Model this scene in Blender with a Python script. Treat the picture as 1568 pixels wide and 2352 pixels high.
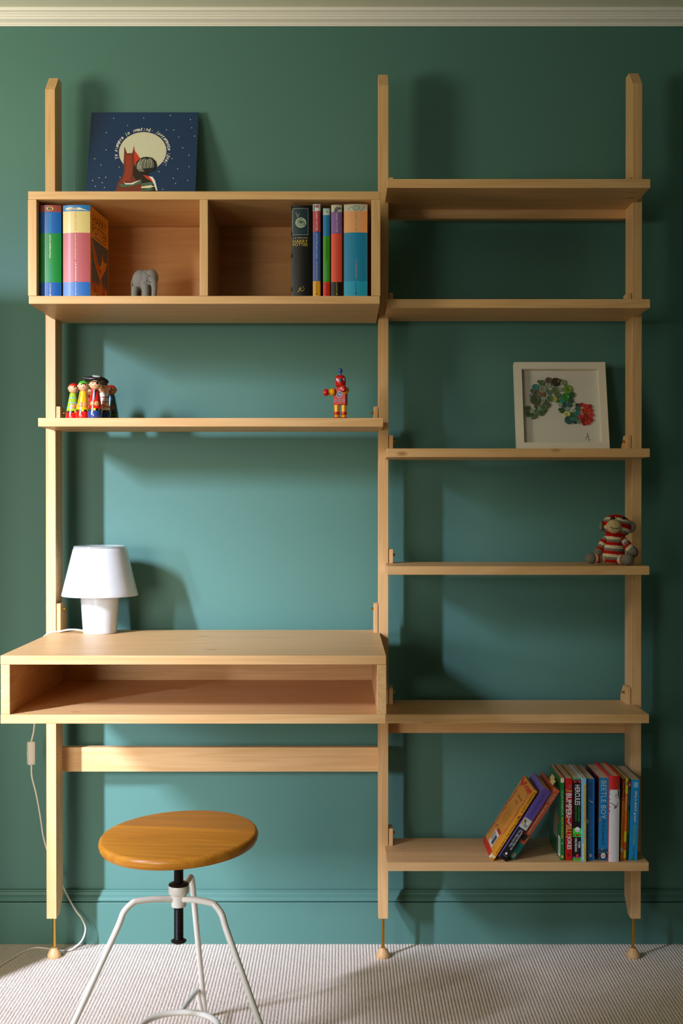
import bpy, bmesh, math, random
from mathutils import Vector, Matrix, Euler
random.seed(11)
for o in list(bpy.data.objects): bpy.data.objects.remove(o)
scene = bpy.context.scene
COL = scene.collection
PI = math.pi
R = math.radians

# ------------------------------------------------------------------ camera
F, HZ, CX, CY = 2780.0, 1.103, 784.0, 1155.0     # focal length and horizon as measured on the photograph
cd = bpy.data.cameras.new('camera'); cam = bpy.data.objects.new('camera', cd); COL.objects.link(cam)
cd.sensor_fit = 'HORIZONTAL'; cd.sensor_width = 36.0; cd.lens = 36.0*F/1568.0
cd.clip_start = 0.05; cd.clip_end = 50
cam.location = (0, 0, HZ); cam.rotation_euler = (R(90) - 21.0/F, 0, 0)
scene.camera = cam

# ------------------------------------------------------------------ world, lights, exposure
w = bpy.data.worlds.new('world'); scene.world = w; w.use_nodes = True
bg = w.node_tree.nodes['Background']; bg.inputs[0].default_value = (0.75, 0.88, 1.0, 1); bg.inputs[1].default_value = 1.0
def area(name, loc, target, sx, sy, power, color, spread=180):
    l = bpy.data.lights.new(name, 'AREA'); l.shape = 'RECTANGLE'; l.size = sx; l.size_y = sy
    l.energy = power; l.color = color; l.spread = R(spread)
    o = bpy.data.objects.new(name, l); COL.objects.link(o); o.location = loc
    d = Vector(target) - Vector(loc); o.rotation_euler = d.to_track_quat('-Z', 'Y').to_euler()
    return o
area('window_light', (-2.05, .87, 2.08), (-0.92, 3.04, 0.66), 0.10, 0.42, 13.6, (0.89, 0.97, 1.24), 51)
area('lower_window_light', (-2.05, .87, 1.10), (-0.42, 3.04, 0.22), 0.10, 0.45, 2.9, (0.89, 0.97, 1.24), 42)
area('upper_fill_light', (-1.80, 1.60, 1.62), (-0.75, 3.04, 2.55), 0.45, 0.5, 15.5, (1.0, 0.91, 0.70), 150)  # added warm fill tilted up at ceiling and upper wall; no window stands here
area('side_fill_light', (-1.55, -0.3, 0.95), (-0.85, 3.0, 0.6), 0.9, 1.3, 6.5, (1.0, 0.93, 0.76), 58)  # added broad fill inside the room to brighten the lower left, not a window
scene.view_settings.view_transform = 'Standard'; scene.view_settings.look = 'None'
scene.view_settings.exposure = 0.0; scene.view_settings.gamma = 1.0; scene.view_settings.use_curve_mapping = False

# ------------------------------------------------------------------ materials
def lin(c):
    if isinstance(c, str): c = [int(c[i:i+2], 16)/255 for i in (0, 2, 4)]
    else: c = [v/255 for v in c]
    return tuple(v/12.92 if v <= .04045 else ((v+.055)/1.055)**2.4 for v in c) + (1,)
MATS = {}
def nt(name):
    m = bpy.data.materials.new(name); m.use_nodes = True
    return m, m.node_tree, m.node_tree.nodes['Principled BSDF']
def mat(c, rough=.5, metal=0, coat=0, noise=0, spec=.5, trans=0, sss=0, bump=0, bscale=200):
    key = (str(c), rough, metal, coat, noise, spec, trans, sss, bump, bscale)
    if key in MATS: return MATS[key]
    m, t, b = nt('paint'); base = lin(c)
    b.inputs['Base Color'].default_value = base; b.inputs['Roughness'].default_value = rough
    b.inputs['Metallic'].default_value = metal; b.inputs['Coat Weight'].default_value = coat
    b.inputs['Coat Roughness'].default_value = .12
    b.inputs['Specular IOR Level'].default_value = spec; b.inputs['Transmission Weight'].default_value = trans
    if sss:
        b.inputs['Subsurface Weight'].default_value = sss; b.inputs['Subsurface Radius'].default_value = (.03, .03, .03)
        b.inputs['Subsurface Scale'].default_value = .5
    tc = t.nodes.new('ShaderNodeTexCoord')
    n = t.nodes.new('ShaderNodeTexNoise'); n.inputs['Scale'].default_value = bscale if bump else 60; n.inputs['Detail'].default_value = 3
    t.links.new(tc.outputs['Object'], n.inputs['Vector'])
    k = noise or .04
    mx = t.nodes.new('ShaderNodeMix'); mx.data_type = 'RGBA'
    mx.inputs[6].default_value = tuple(v*(1-k) for v in base[:3])+(1,); mx.inputs[7].default_value = tuple(min(1, v*(1+k)) for v in base[:3])+(1,)
    t.links.new(n.outputs['Fac'], mx.inputs[0]); t.links.new(mx.outputs[2], b.inputs['Base Color'])
    if bump:
        bp = t.nodes.new('ShaderNodeBump'); bp.inputs['Strength'].default_value = bump; bp.inputs['Distance'].default_value = .001
        t.links.new(n.outputs['Fac'], bp.inputs['Height']); t.links.new(bp.outputs[0], b.inputs['Normal'])
    MATS[key] = m
    return m
def wood(name, axis, c1, c2, knots=True, rough=.42, freq=1.0):
    m, t, b = nt(name); N = t.nodes; L = t.links
    tc = N.new('ShaderNodeTexCoord'); oi = N.new('ShaderNodeObjectInfo')
    ad = N.new('ShaderNodeVectorMath'); ad.operation = 'ADD'
    sc = N.new('ShaderNodeVectorMath'); sc.operation = 'SCALE'; sc.inputs[0].default_value = (3.7, 5.1, 2.3)
    L.new(oi.outputs['Random'], sc.inputs['Scale']); L.new(tc.outputs['Object'], ad.inputs[0]); L.new(sc.outputs[0], ad.inputs[1])
    mp = N.new('ShaderNodeMapping'); s = [24*freq, 24*freq, 24*freq]; s[axis] = 1.3; mp.inputs['Scale'].default_value = s
    L.new(ad.outputs[0], mp.inputs['Vector'])
    n1 = N.new('ShaderNodeTexNoise'); n1.inputs['Scale'].default_value = 1.0; n1.inputs['Detail'].default_value = 3; n1.inputs['Distortion'].default_value = .5
    L.new(mp.outputs[0], n1.inputs['Vector'])
    # growth rings: sine of the slow noise
    mu = N.new('ShaderNodeMath'); mu.operation = 'MULTIPLY'; mu.inputs[1].default_value = 38
    L.new(n1.outputs['Fac'], mu.inputs[0])
    sn = N.new('ShaderNodeMath'); sn.operation = 'SINE'; L.new(mu.outputs[0], sn.inputs[0])
    mp2 = N.new('ShaderNodeMapping'); s = [420*freq]*3; s[axis] = 9; mp2.inputs['Scale'].default_value = s
    L.new(ad.outputs[0], mp2.inputs['Vector'])
    n2 = N.new('ShaderNodeTexNoise'); n2.inputs['Scale'].default_value = 1.0; n2.inputs['Detail'].default_value = 2
    L.new(mp2.outputs[0], n2.inputs['Vector'])
    a1 = N.new('ShaderNodeMath'); a1.operation = 'MULTIPLY_ADD'; a1.inputs[1].default_value = .16; a1.inputs[2].default_value = .22
    L.new(sn.outputs[0], a1.inputs[0])
    a2 = N.new('ShaderNodeMath'); a2.operation = 'MULTIPLY_ADD'; a2.inputs[1].default_value = .55
    L.new(n2.outputs['Fac'], a2.inputs[0]); L.new(a1.outputs[0], a2.inputs[2])
    mx = N.new('ShaderNodeMix'); mx.data_type = 'RGBA'; mx.inputs[6].default_value = lin(c1); mx.inputs[7].default_value = lin(c2)
    L.new(a2.outputs[0], mx.inputs[0]); out = mx.outputs[2]
    if knots:
        vo = N.new('ShaderNodeTexVoronoi'); vo.inputs['Scale'].default_value = 7
        mp3 = N.new('ShaderNodeMapping'); s = [1, 1, 1]; s[axis] = .45; mp3.inputs['Scale'].default_value = s
        L.new(ad.outputs[0], mp3.inputs['Vector']); L.new(mp3.outputs[0], vo.inputs['Vector'])
        rp = N.new('ShaderNodeValToRGB'); rp.color_ramp.elements[0].position = .025; rp.color_ramp.elements[0].color = (1, 1, 1, 1)
        rp.color_ramp.elements[1].position = .06; rp.color_ramp.elements[1].color = (0, 0, 0, 1)
        L.new(vo.outputs['Distance'], rp.inputs[0])
        mk = N.new('ShaderNodeMix'); mk.data_type = 'RGBA'; mk.inputs[7].default_value = lin('9A6230')
        L.new(rp.outputs[0], mk.inputs[0]); L.new(out, mk.inputs[6]); out = mk.outputs[2]
    L.new(out, b.inputs['Base Color']); b.inputs['Roughness'].default_value = rough
    b.inputs['Specular IOR Level'].default_value = .4
    bp = N.new('ShaderNodeBump'); bp.inputs['Strength'].default_value = .12; bp.inputs['Distance'].default_value = .0006
    L.new(n2.outputs['Fac'], bp.inputs['Height']); L.new(bp.outputs[0], b.inputs['Normal'])
    return m
W1, W2 = 'EBC28E', 'D19D61'
wood_x = wood('maple_lengthwise', 0, W1, W2); wood_z = wood('maple_upright', 2, W1, W2); wood_y = wood('maple_crosswise', 1, W1, W2)
wood_dark = wood('maple_panel', 0, 'E0A768', 'C88A4C', freq=.5)
stool_wood = wood('oiled_pine', 0, 'E39A35', 'B06A1C', knots=False, rough=.3, freq=1.3)
stool_wood_dull = wood('worn_pine', 0, 'CF8A36', '9A6430', knots=False, rough=.42, freq=1.3)
def wall_paint(name, c):
    m, t, b = nt(name); N = t.nodes; L = t.links
    tc = N.new('ShaderNodeTexCoord'); n = N.new('ShaderNodeTexNoise'); n.inputs['Scale'].default_value = 2.2; n.inputs['Detail'].default_value = 2
    L.new(tc.outputs['Object'], n.inputs['Vector']); base = lin(c)
    mx = N.new('ShaderNodeMix'); mx.data_type = 'RGBA'
    mx.inputs[6].default_value = tuple(v*.96 for v in base[:3])+(1,); mx.inputs[7].default_value = tuple(v*1.04 for v in base[:3])+(1,)
    L.new(n.outputs['Fac'], mx.inputs[0]); L.new(mx.outputs[2], b.inputs['Base Color'])
    b.inputs['Roughness'].default_value = .55; b.inputs['Specular IOR Level'].default_value = .35
    n2 = N.new('ShaderNodeTexNoise'); n2.inputs['Scale'].default_value = 26; n2.inputs['Detail'].default_value = 5
    L.new(tc.outputs['Object'], n2.inputs['Vector'])
    bp = N.new('ShaderNodeBump'); bp.inputs['Strength'].default_value = .18; bp.inputs['Distance'].default_value = .002
    L.new(n2.outputs['Fac'], bp.inputs['Height']); L.new(bp.outputs[0], b.inputs['Normal'])
    return m
GREEN = '527F76'
m_wall = wall_paint('green_eggshell_paint', GREEN)
m_ceil = wall_paint('ceiling_paint', 'FAF8E6')
m_cornice = wall_paint('cornice_paint', 'FCF8F0')
def carpet_mat():
    m, t, b = nt('ribbed_wool_carpet'); N = t.nodes; L = t.links
    tc = N.new('ShaderNodeTexCoord')
    mp = N.new('ShaderNodeMapping'); mp.inputs['Scale'].default_value = (130, 95, 130); L.new(tc.outputs['Object'], mp.inputs['Vector'])
    vo = N.new('ShaderNodeTexVoronoi'); vo.inputs['Scale'].default_value = 1.6; L.new(mp.outputs[0], vo.inputs['Vector'])
    n = N.new('ShaderNodeTexNoise'); n.inputs['Scale'].default_value = 260; n.inputs['Detail'].default_value = 4; L.new(tc.outputs['Object'], n.inputs['Vector'])
    mx = N.new('ShaderNodeMix'); mx.data_type = 'RGBA'; mx.inputs[6].default_value = lin('D6C3B2'); mx.inputs[7].default_value = lin('FCEFE2')
    n3 = N.new('ShaderNodeTexNoise'); n3.inputs['Scale'].default_value = 14; n3.inputs['Detail'].default_value = 3; L.new(tc.outputs['Object'], n3.inputs['Vector'])
    av = N.new('ShaderNodeMath'); av.operation = 'MULTIPLY_ADD'; av.inputs[1].default_value = .5; hf = N.new('ShaderNodeMath'); hf.operation = 'MULTIPLY'; hf.inputs[1].default_value = .5
    L.new(n3.outputs['Fac'], hf.inputs[0]); L.new(n.outputs['Fac'], av.inputs[0]); L.new(hf.outputs[0], av.inputs[2]); L.new(av.outputs[0], mx.inputs[0]); L.new(mx.outputs[2], b.inputs['Base Color'])
    b.inputs['Roughness'].default_value = .95; b.inputs['Specular IOR Level'].default_value = .1
    bp = N.new('ShaderNodeBump'); bp.inputs['Strength'].default_value = .5; bp.inputs['Distance'].default_value = .0018; bp.invert = True
    L.new(vo.outputs['Distance'], bp.inputs['Height']); L.new(bp.outputs[0], b.inputs['Normal'])
    return m
m_carpet = carpet_mat()
brass = mat('D8A24A', .28, metal=1)
m_pages = None
def pages_mat():
    m, t, b = nt('page_edges'); N = t.nodes; L = t.links
    tc = N.new('ShaderNodeTexCoord'); mp = N.new('ShaderNodeMapping'); mp.inputs['Scale'].default_value = (2200, 3, 3)
    L.new(tc.outputs['Object'], mp.inputs['Vector']); n = N.new('ShaderNodeTexNoise'); n.inputs['Scale'].default_value = 1; L.new(mp.outputs[0], n.inputs['Vector'])
    mx = N.new('ShaderNodeMix'); mx.data_type = 'RGBA'; mx.inputs[6].default_value = lin('B69A70'); mx.inputs[7].default_value = lin('EAD9B4')
    L.new(n.outputs['Fac'], mx.inputs[0]); L.new(mx.outputs[2], b.inputs['Base Color']); b.inputs['Roughness'].default_value = .9
    return m
m_pages = pages_mat()
def bands(h, stops, rough=.45, coat=.08):
    """printed cover, coloured in bands up the height: stops = [(z fraction, colour), ...]"""
    m, t, b = nt('printed_cover'); N = t.nodes; L = t.links
    tc = N.new('ShaderNodeTexCoord'); sp = N.new('ShaderNodeSeparateXYZ'); L.new(tc.outputs['Object'], sp.inputs[0])
    d = N.new('ShaderNodeMath'); d.operation = 'DIVIDE'; d.inputs[1].default_value = h; L.new(sp.outputs['Z'], d.inputs[0])
    r = N.new('ShaderNodeValToRGB'); r.color_ramp.interpolation = 'CONSTANT'
    e = r.color_ramp.elements
    e[0].position = 0; e[0].color = lin(stops[0][1])
    while len(e) > 1: e.remove(e[-1])
    for p, c in stops[1:]:
        x = e.new(p); x.color = lin(c)
    L.new(d.outputs[0], r.inputs[0]); L.new(r.outputs[0], b.inputs['Base Color'])
    b.inputs['Roughness'].default_value = rough; b.inputs['Coat Weight'].default_value = coat; b.inputs['Coat Roughness'].default_value = .2
    return m
def crochet(name, period, cols, fr, off=0.0, axis='Z', rough=.95):
    m, t, b = nt(name); N = t.nodes; L = t.links
    tc = N.new('ShaderNodeTexCoord'); sp = N.new('ShaderNodeSeparateXYZ'); L.new(tc.outputs['Object'], sp.inputs[0])
    v = N.new('ShaderNodeTexVoronoi'); v.inputs['Scale'].default_value = 400; v.inputs['Randomness'].default_value = .35; L.new(tc.outputs['Object'], v.inputs['Vector'])
    a = N.new('ShaderNodeMath'); a.operation = 'MULTIPLY_ADD'; a.inputs[1].default_value = .0032; L.new(v.outputs['Distance'], a.inputs[0]); L.new(sp.outputs[axis], a.inputs[2])
    d = N.new('ShaderNodeMath'); d.operation = 'MULTIPLY_ADD'; d.inputs[1].default_value = 1/period; d.inputs[2].default_value = off; L.new(a.outputs[0], d.inputs[0])
    f = N.new('ShaderNodeMath'); f.operation = 'FRACT'; L.new(d.outputs[0], f.inputs[0])
    r = N.new('ShaderNodeValToRGB'); r.color_ramp.interpolation = 'CONSTANT'; e = r.color_ramp.elements
    e[0].position = 0; e[0].color = lin(cols[0])
    while len(e) > 1: e.remove(e[-1])
    for p, c in zip(fr, cols[1:]):
        x = e.new(p); x.color = lin(c)
    L.new(f.outputs[0], r.inputs[0])
    mx = N.new('ShaderNodeMix'); mx.data_type = 'RGBA'; mx.blend_type = 'MULTIPLY'; mx.inputs[0].default_value = .85
    rr = N.new('ShaderNodeValToRGB'); rr.color_ramp.elements[0].color = (1, 1, 1, 1); rr.color_ramp.elements[1].color = (.42, .40, .38, 1); rr.color_ramp.elements[0].position = .3; rr.color_ramp.elements[1].position = .95
    L.new(v.outputs['Distance'], rr.inputs[0]); L.new(r.outputs[0], mx.inputs[6]); L.new(rr.outputs[0], mx.inputs[7])
    L.new(mx.outputs[2], b.inputs['Base Color']); b.inputs['Roughness'].default_value = rough; b.inputs['Specular IOR Level'].default_value = .1
    bp = N.new('ShaderNodeBump'); bp.inputs['Strength'].default_value = .9; bp.inputs['Distance'].default_value = .002; bp.invert = True
    L.new(v.outputs['Distance'], bp.inputs['Height']); L.new(bp.outputs[0], b.inputs['Normal'])
    return m

# ------------------------------------------------------------------ object helpers
def X(px, Y): return (px-CX)*Y/F
def Z(py, Y): return HZ-(py-CY)*Y/F
def thing(name, label, cat, loc=(0, 0, 0), rot=(0, 0, 0), group=None):
    o = bpy.data.objects.new(name, None); COL.objects.link(o); o.empty_display_size = .02
    o.location = loc; o.rotation_euler = rot; o['label'] = label; o['category'] = cat
    if group: o['group'] = group
    return o
def link(name, me, mats, parent=None, world=False, smooth=False, loc=None, rot=None, label=None, kind=None):
    for m in (mats if isinstance(mats, (list, tuple)) else [mats]): me.materials.append(m)
    if smooth:
        me.shade_smooth(); me.set_sharp_from_angle(angle=R(38))
    o = bpy.data.objects.new(name, me); COL.objects.link(o)
    if parent:
        o.parent = parent
        if world:
            q = parent; off = Vector((0, 0, 0))
            while q: off += q.location if not q.get('_w') else Vector((0, 0, 0)); q = q.parent
            o.matrix_parent_inverse = Matrix.Translation(-off) if not parent.get('_w') else Matrix.Identity(4)
            o['_w'] = 1
    if loc is not None: o.location = loc
    if rot is not None: o.rotation_euler = rot
    if label: o['label'] = label
    if kind: o['kind'] = kind
    return o
def fin(bm, name='m'):
    me = bpy.data.meshes.new(name); bmesh.ops.recalc_face_normals(bm, faces=bm.faces[:]); bm.to_mesh(me); bm.free(); return me
def box(bm, x0, x1, y0, y1, z0, z1, bev=0.0, mi=0):
    r = bmesh.ops.create_cube(bm, size=1.0); vs = r['verts']
    for v in vs:
        v.co = Vector((x0+(v.co.x+.5)*(x1-x0), y0+(v.co.y+.5)*(y1-y0), z0+(v.co.z+.5)*(z1-z0)))
    fs = set(f for v in vs for f in v.link_faces)
    for f in fs: f.material_index = mi
    if bev:
        es = list(set(e for v in vs for e in v.link_edges))
        rr = bmesh.ops.bevel(bm, geom=es, offset=bev, segments=2, profile=.5, affect='EDGES')
        for f in rr['faces']: f.material_index = mi
def box_me(*a, **k):
    bm = bmesh.new(); box(bm, *a, **k); return fin(bm)
def prism(bm, pts, z0, z1, bev=0.0, mi=0, axis='Z'):
    """polygon extruded along an axis; pts are (x,y) for Z, (y,z) for X, (x,z) for Y"""
    def P(a, b, c): return {'Z': (a, b, c), 'X': (c, a, b), 'Y': (a, c, b)}[axis]
    n = len(pts); lo = [bm.verts.new(P(a, b, z0)) for a, b in pts]; hi = [bm.verts.new(P(a, b, z1)) for a, b in pts]
    fs = [bm.faces.new(lo[::-1]), bm.faces.new(hi)]
    for i in range(n): fs.append(bm.faces.new((lo[i], lo[(i+1) % n], hi[(i+1) % n], hi[i])))
    for f in fs: f.material_index = mi
    if bev:
        es = list(set(e for f in fs for e in f.edges))
        bmesh.ops.bevel(bm, geom=es, offset=bev, segments=2, profile=.5, affect='EDGES')
def lathe(bm, prof, seg=32, mi=0, cap=True, M=None, close=False):
    """prof: list of (r, z)"""
    rings = []
    for r, z in prof:
        if r < 1e-6: rings.append([bm.verts.new((0, 0, z))])
        else: rings.append([bm.verts.new((r*math.cos(2*PI*i/seg), r*math.sin(2*PI*i/seg), z)) for i in range(seg)])
    nv = [v for r in rings for v in r]; fs = []
    pr = list(zip(rings, rings[1:]))
    if close: pr.append((rings[-1], rings[0]))
    for a, b in pr:
        for i in range(seg):
            j = (i+1) % seg
            if len(a) == 1 and len(b) == 1: continue
            if len(a) == 1: fs.append(bm.faces.new((a[0], b[j], b[i])))
            elif len(b) == 1: fs.append(bm.faces.new((a[i], a[j], b[0])))
            else: fs.append(bm.faces.new((a[i], a[j], b[j], b[i])))
    if cap and not close:
        if len(rings[0]) > 1: fs.append(bm.faces.new(rings[0][::-1]))
        if len(rings[-1]) > 1: fs.append(bm.faces.new(rings[-1]))
    for f in fs: f.material_index = mi
    if M is not None:
        for v in nv: v.co = M @ v.co
    return nv
def lathe_me(prof, seg=32, **k):
    bm = bmesh.new(); lathe(bm, prof, seg, **k); return fin(bm)
def aim(p0, p1):
    d = Vector(p1)-Vector(p0)
    return Matrix.Translation(Vector(p0)) @ d.to_track_quat('Z', 'Y').to_matrix().to_4x4()
def cyl(bm, p0, p1, r, seg=16, r2=None, mi=0):
    L = (Vector(p1)-Vector(p0)).length; lathe(bm, [(r, 0), (r if r2 is None else r2, L)], seg, mi, True, aim(p0, p1))
def ell(bm, c, rad, mi=0, seg=20, rings=12, rot=None):
    M = Matrix.Translation(Vector(c)) @ ((rot.to_matrix().to_4x4()) if rot else Matrix.Identity(4)) @ Matrix.Diagonal((*rad, 1))
    lathe(bm, [(math.sin(PI*i/rings), -math.cos(PI*i/rings)) if 0 < i < rings else (0, -1 if i == 0 else 1) for i in range(rings+1)], seg, mi, True, M)
def ellm(c, rad, seg=24, rings=14, rot=None):
    bm = bmesh.new(); ell(bm, c, rad, 0, seg, rings, rot); return fin(bm)
def catmull(pts, n=8):
    P = [Vector(p) for p in pts]; P = [P[0]*2-P[1]] + P + [P[-1]*2-P[-2]]; out = []
    for i in range(1, len(P)-2):
        for k in range(n):
            t = k/n; a, b, c, d = P[i-1], P[i], P[i+1], P[i+2]
            out.append(.5*((2*b)+(c-a)*t+(2*a-5*b+4*c-d)*t*t+(3*b-a-3*c+d)*t**3))
    out.append(P[-2]); return out
def tube(bm, path, r, seg=12, mi=0, closed=False, rend=None):
    P = [Vector(p) for p in path]; n = len(P); rings = []
    up = Vector((0, 0, 1)); prevn = None
    for i, p in enumerate(P):
        if closed: t = (P[(i+1) % n]-P[i-1]).normalized()
        else: t = (P[min(i+1, n-1)]-P[max(i-1, 0)]).normalized()
        if prevn is None:
            a = up if abs(t.dot(up)) < .9 else Vector((1, 0, 0)); nn = (a-t*a.dot(t)).normalized()
        else: nn = (prevn-t*prevn.dot(t)).normalized()
        prevn = nn; bb = t.cross(nn)
        rr = r if rend is None else r+(rend-r)*i/(n-1)
        rings.append([bm.verts.new(p+nn*rr*math.cos(2*PI*k/seg)+bb*rr*math.sin(2*PI*k/seg)) for k in range(seg)])
    fs = []
    for i in range(n if closed else n-1):
        a, b = rings[i], rings[(i+1) % n]
        for k in range(seg): fs.append(bm.faces.new((a[k], a[(k+1) % seg], b[(k+1) % seg], b[k])))
    if not closed: fs += [bm.faces.new(rings[0][::-1]), bm.faces.new(rings[-1])]
    for f in fs: f.material_index = mi
def evald(me, mods):
    o = bpy.data.objects.new('tmp', me); COL.objects.link(o)
    for ty, kw in mods:
        m = o.modifiers.new('m', ty)
        for k, v in kw.items(): setattr(m, k, v)
    dg = bpy.context.evaluated_depsgraph_get(); dg.update()
    out = bpy.data.meshes.new_from_object(o.evaluated_get(dg)); bpy.data.objects.remove(o); return out
def blob(prims, vox, it=6):
    bm = bmesh.new()
    for p_ in prims:
        if p_[0] == 'e': ell(bm, p_[1], p_[2], 0, 24, 16, p_[3] if len(p_) > 3 else None)
        else:
            pts = catmull(p_[1], 6); r0, r1 = p_[2]; tube(bm, pts, r0, 16, rend=r1)
    me = fin(bm); return evald(me, [('REMESH', dict(mode='VOXEL', voxel_size=vox)), ('SMOOTH', dict(factor=.5, iterations=it))])
_T = {}
def glyph(s, shear=0.0, bold=0.0):
    k = (s, shear, bold)
    if k not in _T:
        c = bpy.data.curves.new('t', 'FONT'); c.body = s; c.size = 1; c.shear = shear; c.offset = bold; c.resolution_u = 2; c.fill_mode = 'FRONT'
        o = bpy.data.objects.new('t', c); COL.objects.link(o)
        dg = bpy.context.evaluated_depsgraph_get(); dg.update()
        me = bpy.data.meshes.new_from_object(o.evaluated_get(dg)); bpy.data.objects.remove(o); bpy.data.curves.remove(c)
        vs = [(v.co.x, v.co.y) for v in me.vertices]; fs = [tuple(p.vertices) for p in me.polygons]
        _T[k] = (vs, fs); bpy.data.meshes.remove(me)
    return _T[k]
class Print:
    """flat print on a surface: origin O, right U, up V, outward N (all local to the parent)"""
    def __init__(s, O, U, V, N, warp=None, eps=.00012):
        s.O, s.U, s.V, s.N = map(Vector, (O, U, V, N)); s.bm = bmesh.new(); s.mats = []; s.warp = warp; s.eps = eps
    def mi(s, m):
        if m not in s.mats: s.mats.append(m)
        return s.mats.index(m)
    def vert(s, u, v, layer): return s.bm.verts.new(s.O+s.U*u+s.V*v+s.N*(s.eps*(layer+1)+(s.warp(u) if s.warp else 0)))
    def poly(s, m, pts, layer=0):
        try:
            f = s.bm.faces.new([s.vert(u, v, layer) for u, v in pts]); f.material_index = s.mi(m)
        except ValueError: pass
    def rect(s, m, u0, u1, v0, v1, layer=0):
        n = 6 if s.warp else 1
        for i in range(n):
            a = u0+(u1-u0)*i/n; b = u0+(u1-u0)*(i+1)/n; s.poly(m, [(a, v0), (b, v0), (b, v1), (a, v1)], layer)
    def disc(s, m, u, v, ru, rv=None, layer=0, n=20):
        rv = ru if rv is None else rv; s.poly(m, [(u+ru*math.cos(2*PI*i/n), v+rv*math.sin(2*PI*i/n)) for i in range(n)], layer)
    def stroke(s, m, pts, wd, layer=0):
        for (a, b), (c, d) in zip(pts, pts[1:]):
            L = math.hypot(c-a, d-b) or 1; nx, ny = -(d-b)/L*wd/2, (c-a)/L*wd/2
            s.poly(m, [(a-nx, b-ny), (c-nx, d-ny), (c+nx, d+ny), (a+nx, b+ny)], layer)
    def text(s, m, t, u, v, length, height, ang=0, layer=1, shear=0.0, bold=0.0):
        vs, fs = glyph(t, shear, bold)
        if not vs: return
        x0 = min(a for a, _ in vs); x1 = max(a for a, _ in vs); y0 = min(b for _, b in vs); y1 = max(b for _, b in vs)
        ca, sa = math.cos(R(ang)), math.sin(R(ang)); nv = []
        for a, b in vs:
            p = ((a-x0)/(x1-x0)-.5)*length; q = ((b-y0)/((y1-y0) or 1)-.5)*height
            nv.append(s.vert(u+p*ca-q*sa, v+p*sa+q*ca, layer))
        k = s.mi(m)
        for f in fs:
            try:
                g = s.bm.faces.new([nv[i] for i in f]); g.material_index = k
            except ValueError: pass
    def build(s, name, parent, label=None, kind='stuff'):
        me = bpy.data.meshes.new(name); s.bm.to_mesh(me); s.bm.free(); return link(name, me, s.mats, parent, label=label, kind=kind)

# ================================================================== ROOM
YW = 3.04
def struct(name, me, m, smooth=False):
    o = link(name, me, m, smooth=smooth); o['kind'] = 'structure'; return o
XL, XR, YB, HC = -2.10, 2.6, -1.9, 2.33
struct('wall_back', box_me(XL-.1, XR+.1, YW, YW+.1, 0, HC+.1), m_wall)
struct('wall_right', box_me(XR, XR+.1, YB, YW, 0, HC+.1), m_wall)
def wall_with_hole(axis, c0, c1, a0, a1, h0, h1, hz0, hz1):
    bm = bmesh.new()
    for (p, q, r, s) in ((a0, h0, 0, HC+.1), (h1, a1, 0, HC+.1), (h0, h1, 0, hz0), (h0, h1, hz1, HC+.1)):
        if axis == 'X': box(bm, c0, c1, p, q, r, s)
        else: box(bm, p, q, c0, c1, r, s)
    return bm
bm = wall_with_hole('X', XL-.12, XL, YB, YW, .62, 1.12, .82, 2.20)
box(bm, XL, -1.018, 2.45, 2.62, 0, 1.735)                    # unseen half-height block added to shade the far left of the back wall
struct('wall_left', fin(bm), m_wall)
bm = wall_with_hole('Y', YB-.12, YB, XL, XR, -2.0, -1.0, .8, 2.1)
struct('wall_front', fin(bm), m_wall)
def win(name, axis, c, a0, a1, z0, z1):
    bm = bmesh.new(); t = .04
    def b(p, q, r, s):
        if axis == 'X': box(bm, c-.03, c, p, q, r, s)
        else: box(bm, p, q, c-.03, c, r, s)
    b(a0, a0+t, z0, z1); b(a1-t, a1, z0, z1); b(a0+t, a1-t, z0, z0+t); b(a0+t, a1-t, z1-t, z1)
    struct(name, fin(bm), mat('F0EEE6', .4))
win('window_1', 'X', XL-.05, .62, 1.12, .82, 2.20); win('window_2', 'Y', YB-.05, -2.0, -1.0, .8, 2.1)
bm = bmesh.new(); box(bm, XL-.1, XR+.1, YB-.1, YW+.1, HC, HC+.08); struct('ceiling', fin(bm), m_ceil)
# ribbed carpet: the ribs run away from the camera and are real relief
bm = bmesh.new(); pitch = .0076; x0, x1 = -1.1, 1.1; nr = int((x1-x0)/pitch)
prof = [(0, .0016), (.14, .0022), (.34, .0030), (.5, .0032), (.66, .0030), (.86, .0022)]
xs = [(x0+(i+a)*pitch, z-.0030) for i in range(nr) for a, z in prof] + [(x0+nr*pitch, -.003)]
xs = [(XL-.1, -.001), (x0-.01, -.001)] + xs + [(x1+.02, -.001), (XR+.1, -.001)]
ys = [YB-.1, 2.0, YW]
rows = [[bm.verts.new((x, y, z)) for x, z in xs] for y in ys]
for a, b in zip(rows, rows[1:]):
    for i in range(len(xs)-1): bm.faces.new((a[i], a[i+1], b[i+1], b[i]))
me = fin(bm); me.shade_smooth(); struct('floor', me, m_carpet)
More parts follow.
